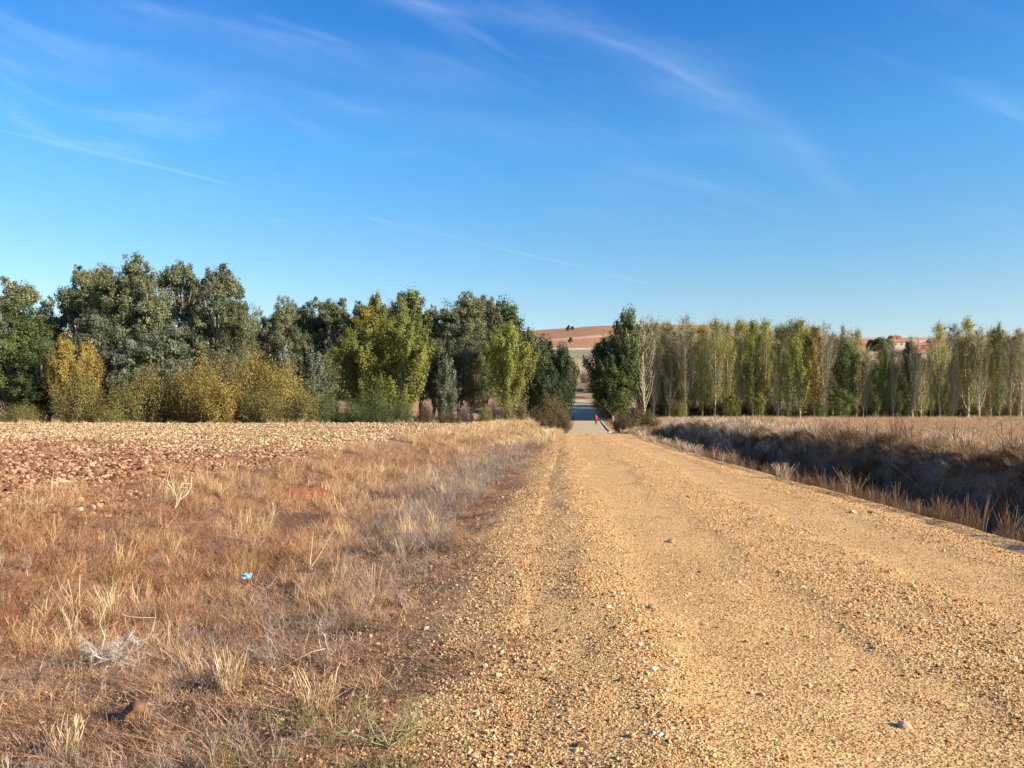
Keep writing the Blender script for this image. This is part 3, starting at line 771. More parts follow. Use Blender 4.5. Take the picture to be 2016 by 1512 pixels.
def tube(V, F, pts, rad, sides=5):
    b0 = len(V); n_ = len(pts)
    for i, p in enumerate(pts):
        d = (pts[min(i+1, n_-1)]-pts[max(i-1, 0)]); d = d/(np.linalg.norm(d)+1e-9)
        a_ = np.cross(d, [0.3, .9, .1]); a_ /= np.linalg.norm(a_)+1e-9; c_ = np.cross(d, a_)
        for s in range(sides):
            t_ = 2*math.pi*s/sides; V.append(p+(a_*math.cos(t_)+c_*math.sin(t_))*rad[i])
    for i in range(n_-1):
        for s in range(sides):
            q = (s+1) % sides; F.append((b0+i*sides+s, b0+i*sides+q, b0+(i+1)*sides+q, b0+(i+1)*sides+s))


def leaf_cards(P, N, size, r_, aspect=.62, updir=None):
    """one pointed leaf cluster (4 corners) per point, facing roughly N"""
    n_ = len(P); N = N+r_.normal(0, .65, (n_, 3)); N /= np.linalg.norm(N, axis=1)[:, None]+1e-9
    A = r_.normal(size=(n_, 3)) if updir is None else r_.normal(0, .5, (n_, 3))+updir
    A -= N*(A*N).sum(1)[:, None]; A /= np.linalg.norm(A, axis=1)[:, None]+1e-9; B = np.cross(N, A)
    s = size[:, None]
    V = np.stack([P-A*s*.5, P+B*s*aspect*.5, P+A*s*.5, P-B*s*aspect*.5], 1).reshape(-1, 3)
    return V, np.arange(4*n_).reshape(-1, 4)


def unit(r_, n_):
    d = r_.normal(size=(n_, 3)); return d/np.linalg.norm(d, axis=1)[:, None]


LEAFN = {}


def finish_tree(name, TV, TF, P, N, size, tint, mats, r_, aspect=.62, updir=None):
    V, F = leaf_cards(P, N, size, r_, aspect, updir)
    me1 = bpy.data.meshes.new('trunk'); me1.from_pydata([tuple(x) for x in TV], [], TF); me1.materials.append(mats[0])
    me2 = bpy.data.meshes.new('crown'); me2.from_pydata(V.tolist(), [], F.tolist()); me2.materials.append(mats[1])
    a = me2.attributes.new('tint', 'FLOAT', 'FACE'); a.data.foreach_set('value', np.clip(tint, 0, 1).astype(np.float32))
    me1.update(); me2.update()
    return me1, me2


def lump_tree(seed, H, W, mats, nlobe=26, n=20000, leaf=.34, base=.12, top_heavy=.0, ls=.17, ground_stems=1):
    """broad crown made of billowing lobes carried by forking limbs"""
    r_ = rs(seed); TV = []; TF = []
    z0 = base*H
    # lobes fill an egg-shaped envelope
    C = []; Rr = []
    tries = 0
    while len(C) < nlobe and tries < 4000:
        tries += 1
        q = r_.uniform(-1, 1, 3)
        if np.linalg.norm(q) > 1 or np.linalg.norm(q) < .25: continue
        q = np.sign(q)*np.abs(q)**.8; w_ = 1-.18*max(q[2], 0)-.10*max(-q[2], 0)
        rad = W*ls*r_.uniform(.55, 1.3)
        c_ = np.array([q[0]*(W/2-rad*.8)*w_, q[1]*(W/2-rad*.8)*w_, z0+(H-z0)*.5+q[2]*((H-z0)/2-rad*.85)])
        if any(np.linalg.norm(c_-o_) < .42*(rad+ro) for o_, ro in zip(C, Rr)): continue
        C.append(c_); Rr.append(rad)
    C = np.array(C); Rr = np.array(Rr)
    fork = []
    for g_ in range(ground_stems):
        a_ = r_.uniform(0, 6.28); off = np.array([math.cos(a_), math.sin(a_), 0])*(W*.05 if ground_stems > 1 else 0)
        top = np.array([off[0]*3, off[1]*3, z0+(H-z0)*.55])
        pts = [off+(top-off)*q+np.append(r_.normal(0, .012*H, 2), 0)*(q > 0) for q in np.linspace(0, 1, 6)]
        tube(TV, TF, pts, np.linspace(.022*H, .010*H, 6)/math.sqrt(ground_stems), 7); fork.append(pts)
    for c_ in C:
        pts0 = fork[r_.randint(len(fork))]; s = pts0[min(len(pts0)-1, max(1, int(len(pts0)*np.clip((c_[2]-z0*.3)/H, .1, .75))))]
        mid = s+(c_-s)*.5+np.array([0, 0, .03*H])
        tube(TV, TF, [s, mid, c_], [.008*H, .005*H, .0015*H], 4)
    # clumps on the lobes, leaves in the clumps
    wts = Rr**2; cnt = (n*wts/wts.sum()).astype(int)
    P = []; N = []; T = []
    for c_, ra, k_ in zip(C, Rr, cnt):
        nc = max(8, int(22*(ra/(W*ls))**2)); d = unit(r_, nc); d[:, 2] = np.abs(d[:, 2])*.7+d[:, 2]*.35
        d /= np.linalg.norm(d, axis=1)[:, None]
        cc = c_+d*ra*r_.uniform(.72, 1.12, nc)[:, None]*np.array([1, 1, 1.1]); ct = r_.rand(nc)
        pick = r_.randint(0, nc, k_); off = np.clip(r_.normal(0, 1, (k_, 3)), -1.6, 1.6)*ra*r_.uniform(.10, .24, nc)[pick][:, None]
        p = cc[pick]+off; P.append(p)
        N.append(d[pick]*.9+off/(ra*.25)*.5+np.array([0, 0, .25])); T.append(.45*ct[pick]+.55*r_.rand(k_))
    # inner fill thickens the middle; its lower tint paints shade between the lobes
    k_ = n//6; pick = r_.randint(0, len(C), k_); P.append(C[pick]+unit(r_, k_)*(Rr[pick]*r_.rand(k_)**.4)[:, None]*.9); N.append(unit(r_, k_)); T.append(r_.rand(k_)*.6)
    P = np.concatenate(P); N = np.concatenate(N); T = np.concatenate(T)
    P[:, 2] = np.maximum(P[:, 2], .1)
    size = leaf*r_.uniform(.6, 1.35, len(P))
    return finish_tree('t', TV, TF, P, N, size, T, mats, r_)


def spire_tree(seed, H, W, mats, nb=46, n=9000, leaf=.26, z0=.16, steep=.42, bare=0.0, twig=1.0, trunk=.011, spread=.05, fork=False, low=1.0, cone=.30, zs=1.9):
    """poplar: straight stem, steep limbs, leaves in upright sprays along them; bare = share of limbs without leaves"""
    r_ = rs(seed); TV = []; TF = []
    lean = r_.normal(0, .012, 2)
    stem = [np.array([lean[0]*H*q+math.sin(q*7+seed)*.006*H, lean[1]*H*q, H*.985*q]) for q in np.linspace(0, 1, 10)]
    tube(TV, TF, stem, H*trunk*(1-np.linspace(0, 1, 10)*.9), 6)
    sp = lambda q: stem[min(9, int(q*9))]+(stem[min(9, int(q*9)+1)]-stem[min(9, int(q*9))])*(q*9-int(q*9)) if q < 1 else stem[9]
    segs = []
    if fork:
        a_ = r_.uniform(0, 6.28); q0 = r_.uniform(.12, .3); s = sp(q0); e = s+np.array([math.cos(a_)*.2*W, math.sin(a_)*.2*W, (H*.93-s[2])])
        md = s+(e-s)*.4+np.array([math.cos(a_), math.sin(a_), 0])*.09*W
        tube(TV, TF, [s, md, e], [H*trunk*.7, H*trunk*.4, .01], 5)
    for i in range(nb):
        q = z0+(1-z0)*((i+r_.rand())/nb)**1.0*.94; s = sp(q); a_ = i*2.4+r_.normal(0, .4)
        env = (1-abs((q-.42)/.62)**2.2)*low if q > .42 else (.72+.28*(q-z0)/(.42-z0+1e-6))*low
        Lh = W*.5*max(env, .12)*r_.uniform(.65, 1.1); Lv = Lh/steep*r_.uniform(.6, 1.1)
        Lv = min(Lv, max(.3, H*(1.0-cone*(Lh/(W*.5))**1.1)-s[2]))
        e = s+np.array([math.cos(a_)*Lh, math.sin(a_)*Lh, Lv])
        m1 = s+(e-s)*.45+np.array([math.cos(a_), math.sin(a_), -.2])*Lh*.16
        tube(TV, TF, [s, m1, e], [H*trunk*.34*(1.1-q), H*trunk*.2*(1.1-q), .004], 3)
        segs.append((s, m1, e, r_.rand() < bare))
        if twig:
            for _ in range(int(3*twig)):
                f_ = r_.uniform(.35, .95); p = m1+(e-m1)*f_ if r_.rand() < .7 else s+(m1-s)*f_
                dd = (e-m1)/(np.linalg.norm(e-m1)+1e-6)+r_.normal(0, .35, 3); ee = p+dd*H*.07*r_.uniform(.5, 1.2)
                tube(TV, TF, [p, ee], [H*.0011, H*.0005], 3)
    P = []; N = []; T = []
    leafy = [x for x in segs if not x[3]] or segs[:3]
    k_ = n//len(leafy)
    for s, m1, e, _ in leafy:
        t_ = r_.beta(1.6, 1.25, k_); a_ = (1-t_)[:, None]; b_ = t_[:, None]
        p = a_**2*s+2*a_*b_*(2*m1-.5*s-.5*e)*1.0+b_**2*e
        off = r_.normal(0, 1, (k_, 3))*np.array([1, 1, zs])*W*spread*r_.uniform(.6, 1.3)*(1.25-t_*.8)[:, None]
        p = p+off; P.append(p); ax = p-np.array([0, 0, 0]); ax = np.stack([p[:, 0], p[:, 1], np.zeros(k_)], -1)
        N.append(ax/(np.linalg.norm(ax, axis=1)[:, None]+.1)+off/(W*spread)*.4+np.array([0, 0, .3]))
        T.append(.55*r_.rand()+.45*r_.rand(k_))
    P = np.concatenate(P); N = np.concatenate(N); T = np.concatenate(T); P[:, 2] = np.clip(P[:, 2], .1, H*1.04)
    size = leaf*r_.uniform(.6, 1.35, len(P))
    return finish_tree('t', TV, TF, P, N, size, T, mats, r_, .66)


def bush(seed, H, W, mats, nstem=40, n=9000, leaf=.16, up=.6, ragged=.25, stemr=.010, hollow=.25):
    """many stems fanning out from the ground with fine foliage on their outer halves"""
    r_ = rs(seed); TV = []; TF = []; P = []; N = []; T = []
    k_ = n//nstem
    for i in range(nstem):
        a_ = r_.uniform(0, 6.28); f_ = math.sqrt(r_.rand()); rr = f_*W*.5
        hh = H*math.sqrt(max(0.05, 1-(f_*.92)**2))*r_.uniform(1-ragged, 1.0)
        b0 = np.array([math.cos(a_)*rr*.35, math.sin(a_)*rr*.35, 0]); e = np.array([math.cos(a_)*rr, math.sin(a_)*rr, hh])
        m_ = b0+(e-b0)*.5+np.array([-math.cos(a_)*rr*.12, -math.sin(a_)*rr*.12, hh*.08])
        tube(TV, TF, [b0, m_, e], [stemr*H, stemr*H*.6, .004], 3)
        t_ = hollow+(1-hollow)*r_.rand(k_)**.75; c1 = (1-t_)[:, None]; c2 = t_[:, None]
        p = c1**2*b0+2*c1*c2*m_+c2**2*e
        off = r_.normal(0, 1, (k_, 3))*np.array([1, 1, 1+up])*W*.055
        P.append(p+off); q = np.array([math.cos(a_)*f_, math.sin(a_)*f_, .5]); N.append(q+off/(W*.08)*.6); T.append(.5*r_.rand()+.5*r_.rand(k_))
    P = np.concatenate(P); N = np.concatenate(N); T = np.concatenate(T); P[:, 2] = np.maximum(P[:, 2], .04)
    return finish_tree('b', TV, TF, P, N, leaf*r_.uniform(.6, 1.4, len(P)), T, mats, r_, .55, np.array([0, 0, up]))


def leafmat(name, stops, var=.75, tr=.3):
    return ramp_mat(name, stops, .6, 'tint', var, tr, .25)


bark_p = ramp_mat('pale_bark', [(0, (.36, .30, .19)), (1, (.54, .47, .33))], .9, noise=(3, .7, 1.1))
bark_d = ramp_mat('dark_bark', [(0, (.11, .085, .065)), (1, (.17, .13, .10))], .9, noise=(3, .7, 1.1))
bark_g = ramp_mat('grey_bark', [(0, (.24, .20, .16)), (1, (.33, .28, .22))], .9, noise=(3, .7, 1.1))
L_grey = leafmat('white_poplar_leaves', [(0, (.04, .046, .018)), (.35, (.10, .108, .044)), (.7, (.185, .188, .085)), (.88, (.29, .28, .155)), (1, (.48, .46, .33))], .75, .12)
L_silv = leafmat('silver_leaves', [(0, (.055, .068, .035)), (.4, (.105, .12, .065)), (.75, (.18, .195, .125)), (1, (.46, .47, .38))])
L_olive = leafmat('olive_poplar_leaves', [(0, (.06, .075, .02)), (.4, (.12, .14, .035)), (.8, (.20, .21, .05)), (1, (.30, .28, .08))])
L_ygreen = leafmat('yellow_green_leaves', [(0, (.08, .09, .02)), (.35, (.15, .165, .032)), (.7, (.24, .245, .045)), (1, (.42, .37, .07))], .75, .18)
L_yel = leafmat('turning_leaves', [(0, (.12, .11, .02)), (.4, (.23, .20, .03)), (.75, (.34, .28, .045)), (1, (.48, .36, .06))])
L_green = leafmat('green_leaves', [(0, (.035, .05, .018)), (.4, (.08, .105, .032)), (.8, (.145, .17, .055)), (1, (.25, .26, .10))])
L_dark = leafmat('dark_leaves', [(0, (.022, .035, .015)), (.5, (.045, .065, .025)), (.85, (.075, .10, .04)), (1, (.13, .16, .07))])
L_gold = leafmat('gold_willow_leaves', [(0, (.12, .095, .02)), (.35, (.235, .175, .04)), (.7, (.36, .265, .06)), (1, (.54, .40, .10))])
L_ogold = leafmat('olive_willow_leaves', [(0, (.10, .095, .025)), (.4, (.18, .16, .048)), (.75, (.28, .24, .07)), (1, (.46, .37, .10))])
L_brown = leafmat('brown_leaves', [(0, (.045, .03, .014)), (.4, (.095, .065, .026)), (.75, (.16, .11, .038)), (1, (.30, .20, .06))])
L_pink = leafmat('dry_twig_foliage', [(0, (.15, .09, .07)), (.5, (.27, .18, .13)), (1, (.42, .31, .23))])
L_broom = leafmat('broom_green', [(0, (.035, .05, .015)), (.4, (.075, .095, .025)), (.8, (.13, .15, .04)), (1, (.22, .22, .07))])
L_pop = leafmat('plantation_leaves', [(0, (.14, .14, .03)), (.4, (.30, .29, .06)), (.75, (.43, .40, .10)), (1, (.55, .48, .17))], .75, .42)
L_bare = leafmat('fading_leaves', [(0, (.13, .11, .05)), (.4, (.25, .215, .10)), (.8, (.36, .31, .16)), (1, (.50, .44, .25))], .75, .42)

L_ygpop = leafmat('bright_poplar_leaves', [(0, (.13, .15, .025)), (.35, (.24, .26, .045)), (.7, (.36, .36, .06)), (1, (.55, .48, .09))], .75, .42)
L_mgreen = leafmat('poplar_green_leaves', [(0, (.055, .075, .02)), (.4, (.12, .15, .04)), (.8, (.20, .235, .06)), (1, (.32, .33, .11))], .75, .42)
PROTO = {
    'lumpA': (22, 11, lump_tree(1, 22, 11, (bark_g, L_grey), 46, 54000, .25)),
    'lumpB': (22, 9, lump_tree(2, 22, 9, (bark_g, L_grey), 40, 44000, .25)),
    'lumpC': (22, 8, lump_tree(3, 22, 8, (bark_g, L_grey), 36, 40000, .25, ls=.20)),
    'lumpD': (20, 12, lump_tree(4, 20, 12, (bark_g, L_grey), 46, 48000, .25, base=.08)),
    'lumpG': (16, 9, lump_tree(5, 16, 9, (bark_g, L_green), 42, 40000, .225, base=.02)),
    'silvA': (12, 7, lump_tree(6, 12, 7, (bark_g, L_silv), 24, 19000, .22, base=.05)),
    'silvB': (8, 4.5, lump_tree(7, 8, 4.5, (bark_g, L_silv), 14, 7000, .22, base=.02)),
    'ygrA': (16, 10, spire_tree(8, 16, 10, (bark_g, L_ygreen), 48, 30000, .22, .10, .62, twig=1, spread=.036)),
    'ygrB': (16, 9, spire_tree(9, 16, 9, (bark_g, L_olive), 46, 27000, .22, .12, .55, twig=1, spread=.036)),
    'yelA': (16, 8, spire_tree(10, 16, 8, (bark_g, L_yel), 40, 22000, .22, .12, .55, twig=1, spread=.036)),
    'olA': (19, 8, spire_tree(11, 19, 8, (bark_g, L_olive), 46, 27000, .23, .15, .42, twig=1, spread=.034)),
    'grnA': (13, 7, spire_tree(12, 13, 7, (bark_g, L_green), 50, 13000, .26, .06, .6, twig=1, spread=.05)),
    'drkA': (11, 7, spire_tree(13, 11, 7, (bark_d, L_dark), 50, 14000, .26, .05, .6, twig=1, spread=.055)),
    'popG': (15, 3.8, spire_tree(29, 15, 3.8, (bark_p, L_ygpop), 50, 8500, .19, .06, .30, .15, 2, .010, .08)),
    'popA': (15, 4.2, spire_tree(21, 15, 4.2, (bark_p, L_pop), 50, 6000, .16, .07, .30, .4, 3, .012, .085)),
    'popB': (15, 3.8, spire_tree(22, 15, 3.8, (bark_p, L_pop), 46, 6800, .16, .05, .30, .3, 3, .012, .085)),
    'popC': (15, 4.4, spire_tree(23, 15, 4.4, (bark_p, L_bare), 54, 5200, .15, .07, .25, .45, 3, .011, .05, True)),
    'popD': (15, 3.8, spire_tree(24, 15, 3.8, (bark_p, L_bare), 50, 4600, .15, .07, .30, .45, 4, .012, .085)),
    'popE': (15, 4.2, spire_tree(25, 15, 4.2, (bark_p, L_ygreen), 52, 11500, .20, .05, .34, 0, 1, .0075, .06)),
    'popF': (14, 4.6, spire_tree(26, 14, 4.6, (bark_p, L_mgreen), 52, 12000, .19, .05, .4, 0, 1, .0075, .06)),
    'popY': (14, 3.6, spire_tree(27, 14, 3.6, (bark_p, L_gold), 46, 9000, .19, .07, .34, 0, 1, .0075, .06)),
    'bare': (13, 5.0, spire_tree(28, 13, 5.0, (bark_p, L_bare), 56, 4000, .13, .08, .27, .6, 3, .0105, .05, True)),
    'goldA': (8, 7, bush(31, 8, 7, (bark_d, L_gold), 60, 15000, .17, .8)),
    'goldB': (8, 7, bush(32, 8, 7, (bark_d, L_ogold), 60, 15000, .17, .8)),
    'goldT': (11, 6, spire_tree(33, 11, 6, (bark_d, L_gold), 50, 12000, .18, .03, .5, .1, 2, .008, .06, True)),
    'brwnT': (9, 6, bush(34, 9, 6, (bark_d, L_bare), 60, 9000, .15, .8)),
    'broom': (4, 5, bush(35, 4, 5, (bark_d, L_broom), 60, 12000, .13, 1.4, .35)),
    'bramb': (4, 5, bush(36, 4, 5, (bark_d, L_brown), 60, 15000, .13, .3, .35)),
    'pinkb': (3, 3, bush(37, 3, 3, (bark_d, L_pink), 60, 4500, .10, 1.4, .35)),
    'silvC': (8, 4.5, spire_tree(41, 8, 4.5, (bark_g, L_silv), 44, 7000, .2, .03, .6, twig=1, spread=.06, cone=.75)),
    'lumpK': (12, 9, lump_tree(42, 12, 9, (bark_g, L_broom), 34, 18000, .26, base=.01)),
    'yshr': (3, 2.4, bush(38, 3, 2.4, (bark_d, L_ogold), 40, 5000, .11, 1.0, .35)),
    'roundt': (8, 8, lump_tree(39, 8, 8, (bark_d, L_dark), 16, 6000, .4, base=.05)),
}


def plant_tree(name, kind, xpx, top, Y, wpx, label, cat='tree', group=None, rz=None, base_sink=.15):
    """stand a tree on the ground at distance Y so that it is as tall and wide as the one photographed"""
    H0, W0, (m1, m2) = PROTO[kind]
    X = (xpx-1008)*Y/FOC; zb = float(ground_z(np.array([X]), np.array([Y]))[0])-base_sink
    zt = EYE-(top-HOR)*Y/FOC; H = max(zt-zb, .6); Wd = wpx*Y/FOC*(1.32 if kind in ('ygrA', 'ygrB', 'yelA', 'olA', 'grnA', 'silvC') else 1.26 if kind in ('goldA', 'goldB', 'brwnT') and Y < 100 else 1.08)
    if kind in ('goldA', 'brwnT') and Y < 100: H *= 1.05
    rr = random.Random(int(xpx*31+top*7+Y)); rz = rr.uniform(0, 6.28) if rz is None else rz
    e = empty(name, (X, Y, zb), rz, (Wd/W0, Wd/W0, H/H0))
    for nm, me in (('trunk', m1), ('crown', m2)):
        o = bpy.data.objects.new(nm, me); COL.objects.link(o); o.parent = e
    tag(e, label, cat, group)
    return e


WP = 'grey green poplars left of the track'
T = plant_tree
# far left
T('white_poplar', 'lumpB', 28, 548, 112, 120, 'grey green poplar cut by the left edge, behind a greener tree', group=WP)
T('white_poplar', 'lumpC', 92, 580, 116, 70, 'narrow grey green poplar just left of the gap before the tallest trees', group=WP)
T('leafy_tree', 'lumpG', 22, 590, 98, 150, 'bright green leafy tree at the left edge reaching to the field')
T('leafy_tree', 'lumpG', 78, 665, 96, 100, 'dark green low tree beside the golden willow at far left')
T('white_poplar', 'lumpC', 160, 514, 118, 92, 'dark poplar on the left flank of the tallest tree', group=WP)
T('white_poplar', 'lumpA', 250, 498, 112, 150, 'tallest broad grey green poplar of the left group', group=WP)
T('white_poplar', 'lumpC', 305, 545, 108, 80, 'poplar filling the notch right of the tallest crown', group=WP)
T('white_poplar', 'lumpB', 358, 513, 114, 104, 'rounded poplar second to the right of the tallest one', group=WP)
T('white_poplar', 'lumpB', 430, 521, 108, 108, 'round headed poplar at the right end of the tall left group', group=WP)
T('white_poplar', 'lumpD', 468, 568, 106, 84, 'shorter sunlit shoulder tree at the right end of the tall group', group=WP)
T('silver_poplar', 'silvA', 190, 610, 100, 110, 'silvery willow-like tree in front of the tallest poplars')
T('silver_poplar', 'silvA', 325, 628, 98, 120, 'silvery young tree below the notch of the tall group')
T('silver_poplar', 'silvA', 255, 660, 97, 90, 'small silver grey tree above the olive willow bushes')
T('white_poplar', 'lumpB', 205, 520, 125, 90, 'dark poplar between the left flank and the tallest tree', group=WP)
T('white_poplar', 'lumpD', 395, 560, 120, 90, 'poplar filling the gap below both round heads', group=WP)
T('white_poplar', 'lumpD', 300, 585, 112, 110, 'broad lower poplar in front of the tallest tree', group=WP)
T('white_poplar', 'lumpA', 636, 592, 152, 90, 'poplar closing the gap between two round crowns', group=WP)
T('white_poplar', 'lumpA', 575, 604, 155, 100, 'poplar behind the first two round crowns of the middle group', group=WP)
T('white_poplar', 'lumpB', 830, 610, 150, 80, 'dark poplar behind the yellow green pair', group=WP)
T('white_poplar', 'lumpB', 765, 600, 150, 80, 'dark poplar behind the yellowing top', group=WP)
# second group
T('white_poplar', 'lumpD', 518, 606, 150, 66, 'small dark poplar in the dip between both tall groups', group=WP)
T('white_poplar', 'lumpA', 560, 582, 146, 84, 'first round crown of the middle poplar group', group=WP)
T('white_poplar', 'lumpC', 610, 582, 148, 74, 'second round crown of the middle poplar group', group=WP)
T('white_poplar', 'lumpB', 660, 586, 144, 90, 'third round crown behind the yellowing poplar', group=WP)
T('white_poplar', 'lumpC', 708, 586, 140, 70, 'grey poplar crown peeping over the yellowing poplar', group=WP)
T('white_poplar', 'lumpD', 590, 640, 142, 90, 'low dark crown behind the silver saplings', group=WP)
T('white_poplar', 'lumpD', 655, 665, 138, 80, 'low shaded crown left of the yellowing poplar', group=WP)
T('silver_sapling', 'silvC', 563, 672, 104, 42, 'slender silver sapling rising behind golden bushes')
T('silver_sapling', 'silvC', 618, 688, 104, 56, 'broader silver sapling right of the slender one')
T('silver_sapling', 'silvB', 622, 748, 97, 60, 'whitish low shrub at the right end of the golden bushes', 'bush')
T('black_poplar', 'olA', 742, 570, 136, 58, 'olive poplar spire behind the yellowing poplar')
T('black_poplar', 'olA', 800, 562, 138, 96, 'tall olive poplar with several spires, behind the yellow pair')
T('black_poplar', 'yelA', 728, 596, 118, 92, 'poplar with yellow top, left of the lower green one')
T('black_poplar', 'ygrA', 718, 640, 116, 118, 'spreading yellow green poplar below the yellow top')
T('black_poplar', 'ygrA', 788, 618, 114, 122, 'yellow green poplar with visible trunk and drooping right limbs')
T('white_poplar', 'lumpC', 852, 598, 142, 62, 'narrow grey poplar left of the broad right crown', group=WP)
T('white_poplar', 'lumpA', 906, 572, 138, 112, 'broad grey poplar topping the right part of the row', group=WP)
T('white_poplar', 'lumpB', 955, 580, 140, 84, 'grey poplar right of the broad crown', group=WP)
T('white_poplar', 'lumpD', 868, 650, 134, 90, 'low shaded poplar right of the yellow green pair', group=WP)
T('white_poplar', 'lumpD', 930, 655, 130, 100, 'low grey poplar behind the small conical sapling', group=WP)
T('black_poplar', 'grnA', 1000, 590, 142, 84, 'dark green poplar crowning the end of the left row')
T('silver_sapling', 'silvC', 878, 700, 120, 46, 'small conical grey green sapling in front of the shaded wood')
T('black_poplar', 'ygrA', 998, 632, 122, 92, 'bright yellow green poplar near the left side of the road')
T('black_poplar', 'grnA', 1046, 652, 130, 64, 'green poplar between the bright one and the dark roadside trees')
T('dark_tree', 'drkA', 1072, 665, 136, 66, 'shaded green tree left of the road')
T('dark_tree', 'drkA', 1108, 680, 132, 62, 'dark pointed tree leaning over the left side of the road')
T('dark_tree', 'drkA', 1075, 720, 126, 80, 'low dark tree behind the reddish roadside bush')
# right of the road
T('dark_tree', 'grnA', 1192, 664, 158, 74, 'dark green tree at the right side of the road')
T('silver_poplar', 'grnA', 1214, 668, 152, 62, 'grey green tree just right of the road, leaves to the ground')
T('black_poplar', 'grnA', 1232, 606, 152, 62, 'tall green poplar at the left end of the plantation')
T('leafy_tree', 'lumpK', 1206, 722, 150, 84, 'low grey green growth at the foot of the roadside trees')
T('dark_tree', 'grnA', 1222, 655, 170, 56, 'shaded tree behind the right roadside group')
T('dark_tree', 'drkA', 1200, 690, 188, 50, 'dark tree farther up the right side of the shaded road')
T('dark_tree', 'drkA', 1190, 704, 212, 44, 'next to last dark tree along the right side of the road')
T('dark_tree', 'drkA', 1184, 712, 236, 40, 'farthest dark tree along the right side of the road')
# willow and broom bushes along the brow of the field
WB = 'willow bushes behind the stony field'
T('willow_bush', 'goldT', 130, 664, 93, 76, 'golden young willow with bare stems right of the green trees', 'bush', WB)
T('willow_bush', 'goldT', 168, 672, 94, 70, 'thin brownish willow beside the golden one', 'bush', WB)
T('willow_bush', 'goldB', 160, 735, 92, 90, 'olive willow undergrowth below the golden willow', 'bush', WB)
T('willow_bush', 'goldB', 240, 745, 92, 84, 'low olive willow bush left of the pointed one', 'bush', WB)
T('willow_bush', 'goldB', 290, 708, 93, 86, 'pointed olive gold willow bush below the tallest tree', 'bush', WB)
T('willow_bush', 'goldB', 345, 722, 94, 70, 'shaded olive willow bush between pointed and rounded ones', 'bush', WB)
T('willow_bush', 'brwnT', 434, 668, 97, 86, 'brownish tall willow bush behind the golden ones', 'bush', WB)
T('willow_bush', 'goldA', 390, 704, 92, 94, 'rounded golden willow bush left of the tall brownish one', 'bush', WB)
T('willow_bush', 'goldA', 440, 742, 90, 96, 'low golden willow bush in front of the brownish one', 'bush', WB)
T('willow_bush', 'goldA', 498, 692, 93, 96, 'tall golden willow bush in the middle of the row', 'bush', WB)
T('willow_bush', 'goldA', 552, 708, 92, 92, 'orange gold willow bush below the slender silver sapling', 'bush', WB)
T('willow_bush', 'goldB', 520, 755, 89, 90, 'low olive gold bush in front of the tall golden one', 'bush', WB)
T('willow_bush', 'goldB', 600, 762, 90, 90, 'olive bush at the right end of the golden row', 'bush', WB)
T('willow_bush', 'goldB', 40, 790, 90, 80, 'low olive scrub at the foot of the leftmost tree', 'bush', WB)
T('willow_bush', 'goldB', 205, 790, 90, 70, 'low olive scrub in the dark gap left of the willows', 'bush', WB)
T('broom_bush', 'broom', 640, 778, 90, 60, 'green broom bush joining the golden row', 'bush', 'green broom bushes')
T('broom_bush', 'broom', 692, 790, 90, 64, 'dark green low broom bush left of the domed one', 'bush', 'green broom bushes')
T('broom_bush', 'broom', 738, 757, 94, 84, 'tall domed green broom bush in the middle', 'bush', 'green broom bushes')
T('broom_bush', 'broom', 790, 781, 91, 60, 'round broom bush at the right of the domed one', 'bush', 'green broom bushes')
T('broom_bush', 'broom', 742, 800, 88, 80, 'low broom bush in front of the domed one', 'bush', 'green broom bushes')
T('bramble_bush', 'bramb', 838, 784, 96, 34, 'narrow brown bush right of the broom bushes', 'bush')
T('bramble_bush', 'bramb', 880, 808, 88, 60, 'low brown scrub at the far field corner', 'bush')
T('dry_shrub', 'pinkb', 915, 788, 100, 40, 'pinkish leafless shrub before the tree shadows', 'bush')
T('dry_shrub', 'pinkb', 972, 768, 98, 30, 'tallest pinkish leafless shrub near the yellowish shrubs', 'bush')
T('willow_shrub', 'yshr', 955, 792, 96, 34, 'yellowish shrub left of the tallest pinkish one', 'bush')
T('willow_shrub', 'yshr', 1000, 784, 97, 34, 'yellowish shrub right of the tallest pinkish one', 'bush')
T('willow_shrub', 'yshr', 1028, 782, 100, 30, 'small green yellow shrub next to the reddish bush', 'bush')
T('bramble_bush', 'bramb', 1088, 770, 92, 74, 'reddish brown bramble bush left of the road dip', 'bush')
T('bramble_bush', 'bramb', 1070, 805, 82, 56, 'lower brown bramble in front of the reddish one', 'bush')
T('bramble_bush', 'bramb', 1108, 806, 84, 38, 'brown bramble touching the left edge of the road', 'bush')
T('bramble_bush', 'bramb', 1254, 795, 80, 92, 'rusty olive bush right of the road dip', 'bush')
T('broom_bush', 'bramb', 1234, 812, 74, 56, 'dark bush in front of the rusty olive one', 'bush')
